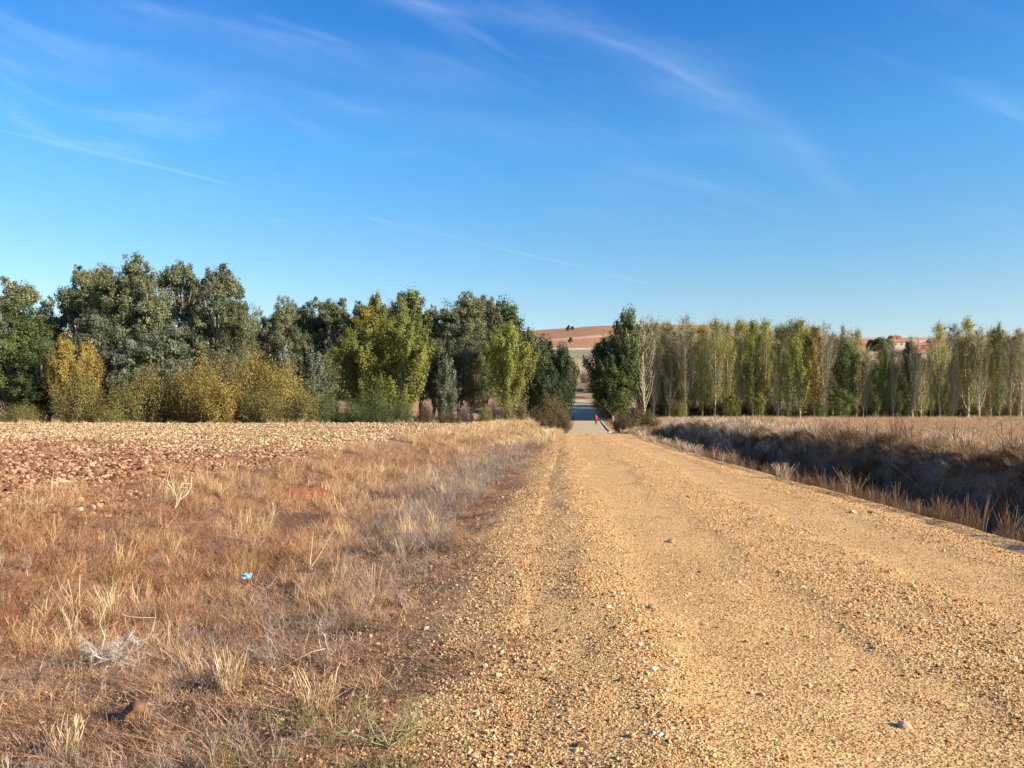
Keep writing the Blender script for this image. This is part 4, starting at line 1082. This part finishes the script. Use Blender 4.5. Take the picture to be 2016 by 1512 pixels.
# plantation
PG = 'poplar plantation on the right'
front = [(1268, 620, 'popC', 44, 'pale forked poplar first from the left in the plantation front row'),
         (1288, 616, 'popC', 40, 'pale trunked poplar with a tall wispy tip beside the forked first one'),
         (1318, 628, 'popD', 38, 'thin greyish poplar second from the left end of the front row'),
         (1350, 630, 'popD', 36, 'slender poplar with crooked pale stem left of the leafy stretch'),
         (1383, 632, 'popA', 36, 'lightly leafed poplar where the plantation turns greener'),
         (1408, 618, 'popA', 38, 'poplar with tufted tip standing above its neighbours'),
         (1432, 634, 'popA', 34, 'lean poplar just right of the one with the tufted tip'),
         (1456, 628, 'popB', 40, 'leafy poplar with a clear pale trunk near the middle'),
         (1482, 640, 'popG', 36, 'green poplar with low bright branches'),
         (1506, 634, 'popB', 38, 'olive poplar between two greener ones'),
         (1532, 642, 'popB', 34, 'olive yellow poplar left of the brightest green one'),
         (1552, 634, 'popB', 34, 'half leafed poplar tucked against the brightest green one'),
         (1576, 628, 'popG', 50, 'brightest green poplar of the plantation'),
         (1602, 648, 'popY', 40, 'poplar turned yellow, right of the brightest green one'),
         (1622, 640, 'bare', 38, 'nearly bare poplar with fanning pale limbs'),
         (1664, 662, 'popF', 54, 'dense dark green tree right of the bare poplar'),
         (1706, 690, 'bare', 32, 'short bare tree before the distant brick houses'),
         (1740, 668, 'popF', 26, 'narrow dark green tree between the distant houses'),
         (1758, 674, 'popD', 30, 'thin pale poplar right of the narrow dark tree'),
         (1790, 664, 'popF', 30, 'small dark crowned tree left of the second brick house'),
         (1806, 660, 'bare', 26, 'wispy bare poplar before the second brick house'),
         (1832, 668, 'bare', 28, 'leafless poplar at the right end of the gap'),
         (1850, 640, 'popA', 38, 'poplar starting the right block, over a bright green sapling'),
         (1876, 642, 'popD', 36, 'grey poplar with pale double stem in the right block'),
         (1905, 636, 'popB', 44, 'rounder silvery topped poplar of the right block'),
         (1928, 648, 'popD', 30, 'thin grey poplar after the round topped one'),
         (1950, 642, 'popA', 32, 'grey green poplar with straight pale stem near the right edge'),
         (1968, 640, 'popF', 30, 'darker topped poplar near the right edge'),
         (1988, 650, 'popC', 34, 'leaning pale forked poplar near the right edge'),
         (2010, 640, 'popD', 34, 'last pale poplar cut by the right edge')]
rr = random.Random(5)
for i, (x, tp, kd, wp, lb) in enumerate(front):
    T('plantation_poplar', kd, x, tp-6+rr.uniform(-9, 9), (146 if kd == 'popY' else 150)+rr.uniform(-2, 4)-max(0, x-1500)*.03, wp*1.12, lb, group=PG)
T('plantation_sapling', 'popE', 1857, 748, 139, 34, 'bright yellow green sapling at the foot of the right block')
T('plantation_sapling', 'popE', 1496, 770, 146, 30, 'low bright green shoots under the leafy stretch of poplars')
T('plantation_sapling', 'popF', 1655, 765, 139, 56, 'low green growth below the dense dark tree')
T('plantation_sapling', 'goldB', 1335, 785, 146, 44, 'low olive scrub under the left poplars')
T('plantation_sapling', 'popE', 1440, 775, 146, 40, 'low yellow green shoots left of the pale trunked poplar')
ROWW = ['second', 'third', 'fourth', 'fifth']
KINDW = {'popG': 'yellow green', 'popA': 'lightly leafed', 'popB': 'olive leafed', 'popC': 'forked fading', 'popD': 'thin fading', 'popE': 'bright green', 'popF': 'dark green', 'bare': 'nearly bare'}
NEAR = [(1268, 'the first forked one'), (1350, 'the crooked stem'), (1408, 'the tufted tip'), (1456, 'the clear pale trunk'), (1506, 'the bright low shoots'), (1576, 'the brightest green one'),
        (1600, 'the yellow one'), (1622, 'the fanning bare one'), (1664, 'the dense dark tree'), (1712, 'the left brick building'), (1740, 'the narrow dark tree'), (1790, 'the small dark crown'),
        (1850, 'the green sapling'), (1905, 'the rounded silvery top'), (1988, 'the leaning forked one'), (2030, 'the right picture edge')]
used_l = {}


def row_label(kd, row, x):
    nx, nm = min(NEAR, key=lambda q: abs(q[0]-x)); side = 'left of' if x < nx-9 else ('right of' if x > nx+9 else 'behind')
    lb = '%s poplar in the %s plantation row, %s %s' % (KINDW[kd], ROWW[row], side, nm)
    if lb in used_l: lb = '%s poplar in the %s plantation row, farther %s %s' % (KINDW[kd], ROWW[row], 'right of' if x > nx else 'left of', nm)
    used_l[lb] = 1
    return lb


nrow = 0
for i in range(27):
    x = 1275+i*28+rr.uniform(-5, 5)
    bl = (lambda q: 'low dull bush between plantation trunks, %s %s' % ('left of' if x < q[0]-9 else ('right of' if x > q[0]+9 else 'under'), q[1]))(min(NEAR, key=lambda q: abs(q[0]-x)))
    if bl in used_l: bl = bl.replace('trunks,', 'trunks, farther').replace('farther under', 'just behind')
    used_l[bl] = 1
    T('undergrowth_bush', rr.choice(['goldB', 'broom', 'bramb', 'broom', 'brwnT']), x, rr.uniform(765, 795), rr.uniform(155, 166), rr.uniform(34, 60), bl, 'bush', 'undergrowth of the plantation')
for row, (Yr, x0, x1, st_) in enumerate([(158, 1262, 2080, 24), (167, 1255, 2090, 24), (178, 1262, 2100, 25), (192, 1280, 2110, 26)]):
    x = x0
    while x < x1:
        gap = 1685 < x < 1842
        tp = (692 if gap else (640 if x < 1640 else 652))+rr.uniform(-16, 30)+row*1.5
        lim = x < 1560
        kd = rr.choice(['popF', 'popA', 'popD', 'bare']) if gap else (rr.choice(['popA', 'popB', 'popD', 'popC', 'popB', 'popG']) if lim else rr.choice(['popD', 'popC', 'popD', 'bare', 'popA', 'popC', 'popF']))
        T('plantation_poplar', kd, x+rr.uniform(-4, 4), tp, Yr+rr.uniform(-1.5, 1.5), 42, row_label(kd, row, x), group=PG)
        nrow += 1; x += st_*rr.uniform(.85, 1.15)
# dry thicket where the road leaves, and the single trees far off
for i, (x, tp, Y_, wp, lb) in enumerate([(1166, 742, 272, 34, 'dry brown scrub above the bend of the road'), (1180, 722, 285, 40, 'taller greyish scrub right of the bend of the road'),
                                         (1200, 730, 262, 40, 'greyish scrub partly behind the right roadside tree'), (1150, 726, 330, 30, 'distant brown scrub beyond the bend'),
                                         (1176, 762, 268, 26, 'pale dry scrub on the slope right of the shaded road'), (1140, 762, 274, 30, 'low tan scrub on the left above the end of the road'),
                                         (1163, 770, 270, 30, 'low dull scrub closing the end of the shaded road'), (1190, 748, 280, 34, 'greyish scrub half hidden by the right roadside trees')]):
    T('scrub_bush', 'pinkb' if i % 2 else 'brwnT', x, tp, Y_, wp, lb, 'bush')
T('round_tree', 'roundt', 1119, 640, 760, 9, 'larger of two dark round trees on the hilltop'); T('round_tree', 'roundt', 1127, 642, 765, 6, 'smaller of two dark round trees on the hilltop')
T('round_tree', 'roundt', 1123, 664, 590, 9, 'lone dark shrub on the red hillside', 'bush')
T('round_tree', 'roundt', 1190, 650, 700, 4, 'tiny dark shrub near the top of the red field', 'bush')
T('round_tree', 'roundt', 1420, 640, 740, 7, 'tiny dark tree on the pale hill crest behind the poplars')
T('round_tree', 'roundt', 1735, 664, 500, 34, 'dark round tree between the distant houses')
T('round_tree', 'roundt', 1715, 668, 520, 20, 'pale bushy tree left of the dark round one by the houses')

# ------------------------------------------------------------------ distant brick houses


def plain(name, col, rough=.8, noise=None):
    return ramp_mat(name, [(0, col), (1, col)], rough, noise=noise)


m_brick = plain('red_brick', (.40, .15, .09), .9, (1.5, .75, 1.15)); m_plast = plain('pale_render', (.52, .42, .33), .9, (1, .85, 1.1))
m_tile = plain('clay_roof', (.34, .17, .11), .9, (2, .75, 1.15)); m_glass = plain('dark_window', (.05, .05, .055), .2)


def boxv(x0, x1, y0, y1, z0, z1):
    V = [(x, y, z) for z in (z0, z1) for y in (y0, y1) for x in (x0, x1)]
    return V, [(0, 2, 3, 1), (4, 5, 7, 6), (0, 1, 5, 4), (2, 6, 7, 3), (0, 4, 6, 2), (1, 3, 7, 5)]


def house(xpx, ytop, ybot, Y, wpx, wall, label, nwin):
    X = (xpx-1008)*Y/FOC; W = wpx*Y/FOC; zt = EYE-(ytop-HOR)*Y/FOC; zb = min(float(ground_z(np.array([X]), np.array([Y+3.]))[0]), EYE-(ybot-HOR)*Y/FOC)
    e = empty('house', (X, Y, zb), 0); H = zt-zb; D = 9; we = H*.72
    V, F = boxv(-W/2, W/2, 0, D, -6, we); mesh_obj('wall', V, F, wall, e)
    V = [(-W/2-.4, -.5, we+.01), (W/2+.4, -.5, we+.01), (W/2+.4, D+.5, we+.01), (-W/2-.4, D+.5, we+.01), (-W/2-.4, D/2, H), (W/2+.4, D/2, H)]
    rf = mesh_obj('roof', V, [(0, 1, 5, 4), (2, 3, 4, 5), (0, 4, 3), (1, 2, 5), (3, 2, 1, 0)], m_tile, e)
    V, F = boxv(W*.2, W*.2+.8, D*.6, D*.6+.8, we+.2, H+.7); mesh_obj('chimney', V, F, m_brick, rf)
    for i in range(nwin):
        xw = -W/2+W*(i+.5)/nwin; V, F = boxv(xw-.6, xw+.6, -.06, .1, we-2.3, we-.9); mesh_obj('window', V, F, m_glass, e)
    tag(e, label, 'house')


house(1712, 670, 694, 560, 46, m_brick, 'long red brick farm building left of the dark round tree', 4)
house(1690, 668, 676, 585, 22, m_plast, 'pale low house behind the left brick building', 2)
house(1775, 667, 690, 575, 34, m_plast, 'pale rendered house between the two brick buildings', 3)
house(1818, 674, 695, 555, 40, m_brick, 'red brick building right of the pale house', 3)
house(1845, 668, 690, 590, 24, m_plast, 'small pale house at the right end of the far hamlet', 2)
house(1766, 659, 668, 640, 16, m_brick, 'small brick house higher up behind the pale one', 1)

# ------------------------------------------------------------------ walker on the road


def skin(name, nodes, edges, mat, parent, sub=2):
    me = bpy.data.meshes.new(name); me.from_pydata([n_[0] for n_ in nodes], edges, [])
    o = bpy.data.objects.new(name, me); COL.objects.link(o)
    md = o.modifiers.new('skin', 'SKIN'); md.use_smooth_shade = True
    for i, n_ in enumerate(nodes):
        r_ = n_[1] if isinstance(n_[1], tuple) else (n_[1], n_[1]); me.skin_vertices[0].data[i].radius = r_; me.skin_vertices[0].data[i].use_root = (i == 0)
    sd = o.modifiers.new('sub', 'SUBSURF'); sd.levels = sub; sd.render_levels = sub
    dg = bpy.context.evaluated_depsgraph_get(); ev = o.evaluated_get(dg); m2 = bpy.data.meshes.new_from_object(ev)
    o.modifiers.clear(); o.data = m2; bpy.data.meshes.remove(me); m2.name = name
    m2.materials.clear(); m2.materials.append(mat); m2.polygons.foreach_set('use_smooth', [True]*len(m2.polygons))
    o.parent = parent
    return o


def ball(name, c, r_, mat, parent, half=False):
    bm = bmesh.new(); bmesh.ops.create_uvsphere(bm, u_segments=14, v_segments=10, radius=1)
    if half: bmesh.ops.delete(bm, geom=[v_ for v_ in bm.verts if v_.co.z < -.15], context='VERTS')
    for v_ in bm.verts: v_.co = Vector((c[0]+v_.co.x*r_[0], c[1]+v_.co.y*r_[1], c[2]+v_.co.z*r_[2]))
    me = bpy.data.meshes.new(name); bm.to_mesh(me); bm.free(); me.materials.append(mat); me.polygons.foreach_set('use_smooth', [True]*len(me.polygons))
    o = bpy.data.objects.new(name, me); COL.objects.link(o); o.parent = parent
    return o


YW = 127.0; XW = (1173.5-1008)*YW/FOC; zw = float(zr(np.array([YW]), np.array([XW]))[0])+.045
m_skin = plain('skin', (.45, .27, .19), .6); m_redj = plain('red_jacket', (.45, .035, .035), .7); m_tro = plain('dark_trousers', (.05, .05, .065), .8)
m_hat = plain('dark_cap', (.06, .04, .04), .8); m_boot = plain('brown_boots', (.08, .05, .03), .7); m_pack = plain('red_backpack', (.52, .06, .06), .7)
pe = empty('person', (XW, YW, zw), R(4))
# the body is one surface: pelvis, spine, neck, head, arms with hands, striding legs with feet
bn = [((0, 0, .95), (.12, .09)), ((0, .01, 1.15), (.115, .085)), ((0, .03, 1.38), (.15, .09)), ((0, .05, 1.48), .055), ((0, .06, 1.54), .05), ((0, .07, 1.62), (.075, .09)), ((0, .07, 1.70), (.06, .075)),
      ((-.19, .03, 1.42), .05), ((-.25, -.06, 1.15), .038), ((-.24, .08, .93), .03), ((-.235, .13, .85), (.04, .025)),
      ((.19, .03, 1.42), .05), ((.25, .06, 1.15), .038), ((.24, .22, .98), .03), ((.235, .27, .92), (.04, .025)),
      ((-.09, 0, .88), .085), ((-.10, .20, .50), .06), ((-.10, .24, .10), .04), ((-.10, .34, .04), .035),
      ((.09, 0, .88), .085), ((.10, -.10, .49), .06), ((.10, -.34, .15), .04), ((.10, -.28, .05), .035)]
be = [(0, 1), (1, 2), (2, 3), (3, 4), (4, 5), (5, 6), (2, 7), (7, 8), (8, 9), (9, 10), (2, 11), (11, 12), (12, 13), (13, 14), (0, 15), (15, 16), (16, 17), (17, 18), (0, 19), (19, 20), (20, 21), (21, 22)]
skin('body', bn, be, m_skin, pe)
jk = [((0, 0, .93), (.155, .12)), ((0, .01, 1.15), (.15, .115)), ((0, .03, 1.38), (.17, .115)), ((0, .04, 1.46), .08),
      ((-.19, .03, 1.42), .068), ((-.25, -.06, 1.15), .055), ((-.243, .06, .96), .045), ((.19, .03, 1.42), .068), ((.25, .06, 1.15), .055), ((.243, .19, 1.0), .045)]
skin('jacket', jk, [(0, 1), (1, 2), (2, 3), (2, 4), (4, 5), (5, 6), (2, 7), (7, 8), (8, 9)], m_redj, pe)
tk = [((0, 0, .93), (.15, .115)), ((-.09, 0, .86), .105), ((-.10, .20, .50), .08), ((-.10, .24, .13), .06), ((.09, 0, .86), .105), ((.10, -.10, .49), .08), ((.10, -.33, .19), .06)]
skin('trousers', tk, [(0, 1), (1, 2), (2, 3), (0, 4), (4, 5), (5, 6)], m_tro, pe)
for s_, y0, y1, z0, z1 in ((-.10, .20, .38, .06, .045), (.10, -.36, -.20, .10, .04)):
    skin('boot', [((s_, y0, z0+.03), .055), ((s_, (y0+y1)/2, z0), .05), ((s_, y1, z1), .042)], [(0, 1), (1, 2)], m_boot, pe)
ball('cap', (0, .065, 1.70), (.10, .115, .09), m_hat, pe, True)
bm = bmesh.new(); bmesh.ops.create_cube(bm, size=1); bmesh.ops.bevel(bm, geom=bm.edges[:], offset=.18, segments=3, affect='EDGES')
for v_ in bm.verts: v_.co = Vector((v_.co.x*.32, v_.co.y*.2-.17, v_.co.z*.52+1.25))
me = bpy.data.meshes.new('backpack'); bm.to_mesh(me); bm.free(); me.materials.append(m_pack)
bo = bpy.data.objects.new('backpack', me); COL.objects.link(bo); bo.parent = pe
tag(pe, 'walker in red jacket with red backpack striding away down the road', 'person')

# ------------------------------------------------------------------ things lying about


m_white = plain('white_plastic', (.75, .75, .74), .5); m_blue = plain('pale_blue_cloth', (.25, .50, .66), .6)
# crumpled pale blue scrap
x, y, z = ground_at(488, 1160); r = rs(7)
bm = bmesh.new(); bmesh.ops.create_grid(bm, x_segments=12, y_segments=8, size=.5)
for v_ in bm.verts:
    p = v_.co; hgt_ = .30*math.sin(p.x*9+1)*math.cos(p.y*8)+.2*math.sin(p.y*17+p.x*11); p.x *= .125; p.y *= .085; p.z = .05+.03*hgt_+r.normal(0, .003)-p.x**2*3
me = bpy.data.meshes.new('scrap'); bm.to_mesh(me); bm.free(); me.materials.append(m_blue)
o = bpy.data.objects.new('crumpled_scrap', me); COL.objects.link(o); o.location = (x, y, z+.13); o.rotation_euler = (R(38), R(-8), R(-10))
sd = o.modifiers.new('thick', 'SOLIDIFY'); sd.thickness = .002
tag(o, 'crumpled pale blue scrap of cloth caught in the dry grass', 'litter')
# white litter right of the road dip
x = (1199-1008)*86/FOC; bx_ = stone_mesh('plastic_bag', 91, m_white, 3, .4, .5, True); bx_.location = (x, 86, gz(x, 86)+.18); bx_.scale = (.28, .2, .25)
tag(bx_, 'small white plastic bag on the grass right of the paved road', 'litter')
# single stones one can point to
m_s = {'grey': plain('grey_stone', (.28, .21, .16), .8, (30, .8, 1.2)), 'pale': plain('pale_stone', (.70, .58, .42), .8, (30, .85, 1.1)), 'tan': plain('tan_stone', (.56, .36, .20), .8, (30, .85, 1.1)),
       'brown': plain('brown_stone', (.20, .095, .05), .85, (20, .75, 1.2)), 'white': plain('white_stone', (.72, .62, .48), .7, (30, .9, 1.05)), 'pink': plain('pinkish_stone', (.50, .31, .24), .8, (30, .85, 1.1))}
for i, (xp, yp, w_, c_, rd, lb) in enumerate([
        (1322, 1067, 17, 'grey', 1, 'flat dark grey stone lying alone on the middle of the track'), (1283, 1197, 20, 'grey', 1, 'oval grey stone among loose pebbles on the track'),
        (1225, 1340, 22, 'brown', 1, 'brown rounded stone left of a group of pale pebbles'), (1287, 1318, 16, 'white', 1, 'whitish pebble in the stone cluster at lower middle'),
        (1262, 1270, 15, 'pale', 1, 'pale pebble above the whitish one on the track'), (1283, 1445, 20, 'tan', 1, 'tan round pebble near the bottom middle'),
        (1298, 1447, 16, 'pale', 1, 'pale pebble touching the tan round one'), (1780, 1430, 32, 'tan', 1, 'largest tan stone at the lower right of the track'),
        (1500, 1368, 17, 'pink', 1, 'rounded pinkish stone with a twin at its left'), (1481, 1365, 15, 'pink', 1, 'smaller pinkish twin of the rounded stone'),
        (1543, 1238, 14, 'pale', 1, 'pale angular stone right of the middle of the track'), (980, 1331, 21, 'pale', 0, 'cream stone on the dark left edge of the track'),
        (896, 1353, 10, 'white', 0, 'small white pebble on the left verge'), (934, 1490, 19, 'tan', 0, 'tan stone near the bottom edge of the verge'),
        (1013, 1446, 13, 'pale', 0, 'cream pebble at the lower left edge of the track'), (1119, 1398, 11, 'white', 1, 'small white pebble on the left wheel track'),
        (1145, 1470, 24, 'brown', 1, 'dark stone at the bottom, left of the middle'), (840, 1238, 13, 'pink', 0, 'pinkish stone among verge weeds'),
        (269, 1414, 56, 'brown', 0, 'big reddish brown rock half hidden in the grass at lower left'), (1716, 1010, 14, 'brown', 1, 'brown stone near the right edge of the track'),
        (1680, 1010, 16, 'tan', 1, 'tan flat stone near the right side of the track'), (122, 950, 30, 'tan', 0, 'large pale clod standing out at the field edge')]):
    x, y, z = ground_at(xp, yp, bool(rd)); s_ = w_*y/FOC*.5
    o = stone_mesh('rock' if w_ > 40 else 'stone', 400+i, m_s[c_], 2 if w_ < 40 else 3, .62 if w_ < 40 else .85, .7, True); o.location = (x, y, z+s_*(.3 if w_ > 40 else .12)); o.scale = (s_*1.05,)*3; o.rotation_euler = (0, 0, i*1.3)
    tag(o, lb, 'rock' if w_ > 40 else 'stone')

# bare branches in the verge: each one a thing


def dead_branch(name, base, dirs, mat, label, cat='branch', rad=.008, seed=1, lv=2, nt=5):
    r_ = rs(seed); TV = []; TF = []

    def grow(p, d, L, ra, l_):
        pts = [p]; dd = d
        for _ in range(4): dd = dd+r_.normal(0, .30 if lv else .1, 3); dd /= np.linalg.norm(dd); pts.append(pts[-1]+dd*L/4)
        tube(TV, TF, pts, np.linspace(ra, ra*.4, 5), 5)
        if l_:
            for _ in range(nt):
                k_ = r_.randint(1, 5); q = dd+r_.normal(0, .8, 3); q /= np.linalg.norm(q); grow(pts[k_], q, L*r_.uniform(.25, .55), ra*.5, l_-1)
    for d, L in dirs:
        d = np.array(d, float); d /= np.linalg.norm(d); grow(np.zeros(3), d, L, rad, lv)
    o = mesh_obj(name, TV, TF, mat, smooth=True); o.location = base; tag(o, label, cat)
    return o


m_bone = plain('bleached_wood', (.54, .47, .39), .8, (20, .7, 1.1)); m_stalk = plain('pale_stalk', (.66, .52, .32), .8, (20, .8, 1.1))
x, y, z = ground_at(215, 1320); z += .07
dead_branch('dead_shrub', (x, y, z+.02), [((.2, .1, .5), .24), ((-.6, 0, .35), .26), ((.9, .2, .2), .3), ((-.9, .3, .12), .28), ((.5, -.4, .2), .22), ((1, -.2, .08), .3), ((0, .5, .3), .22), ((-.4, -.3, .3), .2)], m_bone, 'bleached tangled dead shrub at lower left', 'dead shrub', .0048, 3, 2, 9)
x, y, z = ground_at(250, 1312); dead_branch('fallen_branch', (x, y, z+.10), [((1, -.12, -.05), .62)], m_bone, 'long pale branch lying right of the dead shrub', 'branch', .006, 5, 1, 3)
x, y, z = ground_at(200, 1290); dead_branch('dead_twig', (x, y, z+.05), [((-.12, .1, 1), .52)], m_bone, 'tall pale twig sticking up from the dead shrub', 'branch', .005, 8, 1, 3)
x, y, z = ground_at(140, 1270); dead_branch('dead_twig', (x, y, z+.05), [((-.05, .1, 1), .36)], m_bone, 'bent pale twig left of the dead shrub', 'branch', .004, 9, 1, 2)
x, y, z = ground_at(345, 1000); dead_branch('tall_stalk', (x, y, z), [((.15, 0, 1), .75), ((.3, .1, 1), .8), ((-.05, 0, 1), .6), ((.75, 0, .6), .7)], m_stalk, 'pale tall dry stalks rising at the field edge', 'dry plant', .009, 12, 1, 3)
x, y, z = ground_at(668, 1010); dead_branch('tall_stalk', (x, y, z), [((-.35, 0, 1), .62)], m_stalk, 'single leaning pale stalk by the red burrow', 'dry plant', .008, 13, 0, 0)
x, y, z = ground_at(610, 1120); dead_branch('tall_stalk', (x, y, z), [((.45, .3, .9), .6), ((.15, 0, 1), .5)], m_stalk, 'pair of leaning pale stalks in the straw grass', 'dry plant', .006, 14, 0, 0)
x, y, z = ground_at(425, 1330); dead_branch('fallen_branch', (x, y, z+.03), [((1, .5, .15), .3), ((-.6, .2, .2), .2)], m_bone, 'small pale crooked twig in the brown litter', 'branch', .005, 15, 1, 3)
x, y, z = ground_at(640, 1290); dead_branch('fallen_branch', (x, y, z+.05), [((-1, -.1, .1), .42)], m_bone, 'thin pale branch lying on the middle of the verge', 'branch', .004, 16, 1, 3)
x, y, z = ground_at(520, 1170); dead_branch('fallen_branch', (x, y, z+.05), [((.6, .4, .35), .22), ((-.4, -.1, .3), .2)], m_bone, 'forked white twig just right of the blue scrap', 'branch', .005, 17, 1, 3)
m_gtw = plain('grey_green_stem', (.28, .27, .12), .8, (20, .8, 1.2))
x, y, z = ground_at(765, 1470); dead_branch('wiry_weed', (x, y, z), [((.9, .1, .35), .38), ((-.9, .2, .4), .36), ((.2, .1, 1), .36), ((-.3, 0, 1), .3), ((.5, .3, .6), .34), ((-.6, -.3, .4), .3), ((.7, -.4, .3), .3)], m_gtw, 'olive wiry weed spreading at the bottom of the verge', 'weed', .0035, 18, 2, 6)
def small_plant(name, maker, xp, yp, h, wdt, mats_, label, cat):
    x, y, z = ground_at(xp, yp); (V, F, T) = maker; V = np.array(V); V[:, 2] *= h/V[:, 2].max(); V[:, :2] *= wdt/(2*np.percentile(np.abs(V[:, :2]), 92))
    o = mesh_obj(name, V, F, mats_, attrs={'tint': ('POINT', 'FLOAT', T)}); o.location = (x, y, z-.01); tag(o, label, cat); return o


gmo = lambda n_, s_: ramp_mat(n_, s_, .85, 'tint', 1.0, .12)
mo_ol = gmo('olive_weed', [(0, (.07, .06, .012)), (.5, (.16, .13, .03)), (1, (.30, .24, .07))]); mo_dk = gmo('dark_weed', DARK); mo_st = gmo('straw_clump', STRAW)
mo_ru = gmo('orange_weed', [(0, (.16, .06, .02)), (.5, (.34, .15, .05)), (1, (.50, .27, .10))]); mo_wh = gmo('white_weed', [(0, (.4, .34, .27)), (1, (.75, .68, .58))])
small_plant('olive_weed', twigs(501, 60, .3, .16, .006, 3, .8), 215, 1150, .26, .26, mo_ol, 'rounded olive green weed among the rust brown ones', 'weed')
small_plant('olive_weed', twigs(502, 36, .3, .14, .006, 3, .8), 548, 1075, .22, .24, mo_ol, 'small olive weed in the straw below the red burrow', 'weed')
small_plant('dark_weed', twigs(503, 50, .3, .05, .004, 3, .8), 690, 1245, .17, .12, mo_dk, 'nearly black upright weed tuft in the middle of the verge', 'weed')
small_plant('dark_weed', twigs(504, 60, .2, .14, .004, 3, .5), 640, 1335, .10, .30, mo_dk, 'low dark spreading weed above the straw clump', 'weed')
small_plant('orange_weed', twigs(505, 50, .3, .12, .006, 3, .7), 708, 1085, .20, .30, mo_ru, 'orange brown mounded weed right of the pale stalks', 'weed')
small_plant('straw_clump', blades(506, 130, .4, .10, .25, .0035, head=.6), 625, 1400, .26, .20, mo_st, 'fan of straw stalks at the bottom of the verge', 'grass clump')
small_plant('straw_clump', blades(507, 120, .4, .08, .25, .0035, head=.6), 455, 1360, .30, .18, mo_st, 'upright straw clump right of the dead shrub', 'grass clump')
small_plant('straw_clump', blades(508, 110, .4, .09, .3, .0035, head=.6), 640, 1195, .20, .20, mo_st, 'short bright straw clump above the dark weed tuft', 'grass clump')
small_plant('straw_clump', blades(509, 90, .4, .07, .2, .0035, head=.6), 130, 1490, .26, .16, mo_st, 'straw clump in the bottom left corner', 'grass clump')
small_plant('white_weed', twigs(510, 12, .2, .05, .006, 2, .5), 712, 1145, .10, .16, mo_wh, 'bleached white thistle remains in the thin grass', 'weed')
small_plant('white_weed', twigs(511, 14, .2, .05, .006, 2, .5), 640, 1100, .10, .15, mo_wh, 'small white dead weed beside the orange brown one', 'weed')
# the red earth burrow in the verge
x, y, z = ground_at(615, 985)
bm = bmesh.new(); bmesh.ops.create_grid(bm, x_segments=60, y_segments=60, size=1)
for v_ in bm.verts:
    px_, py_ = v_.co.x, v_.co.y; rr_ = math.hypot(px_, py_); X_, Y_ = x+px_*.75, y+py_*1.1; g_ = gz(X_, Y_)
    mound = .20*math.exp(-((px_-.05)**2*4+(py_-.35)**2*9))+.10*math.exp(-((px_+.5)**2*9+(py_)**2*9)); pit = .34*math.exp(-((px_-.32)**2*26+(py_+.18)**2*16))
    edge = max(0, min(1, (1-rr_)*4)); v_.co = Vector((X_-x, Y_-y, g_-z+(mound-pit)*edge+(.02 if rr_ < .93 else -.08)+float(vn(np.array([X_*6]), np.array([Y_*6]), 3)[0])*.05))
me = bpy.data.meshes.new('burrow'); bm.to_mesh(me); bm.free(); me.materials.append(plain('red_earth', (.22, .085, .042), .95, (9, .55, 1.3)))
me.polygons.foreach_set('use_smooth', [True]*len(me.polygons))
o = bpy.data.objects.new('earth_burrow', me); COL.objects.link(o); o.location = (x, y, z); tag(o, 'burrow with dug out red earth in the verge', 'burrow')
print('plantation back rows', nrow, 'objects', len(bpy.data.objects))
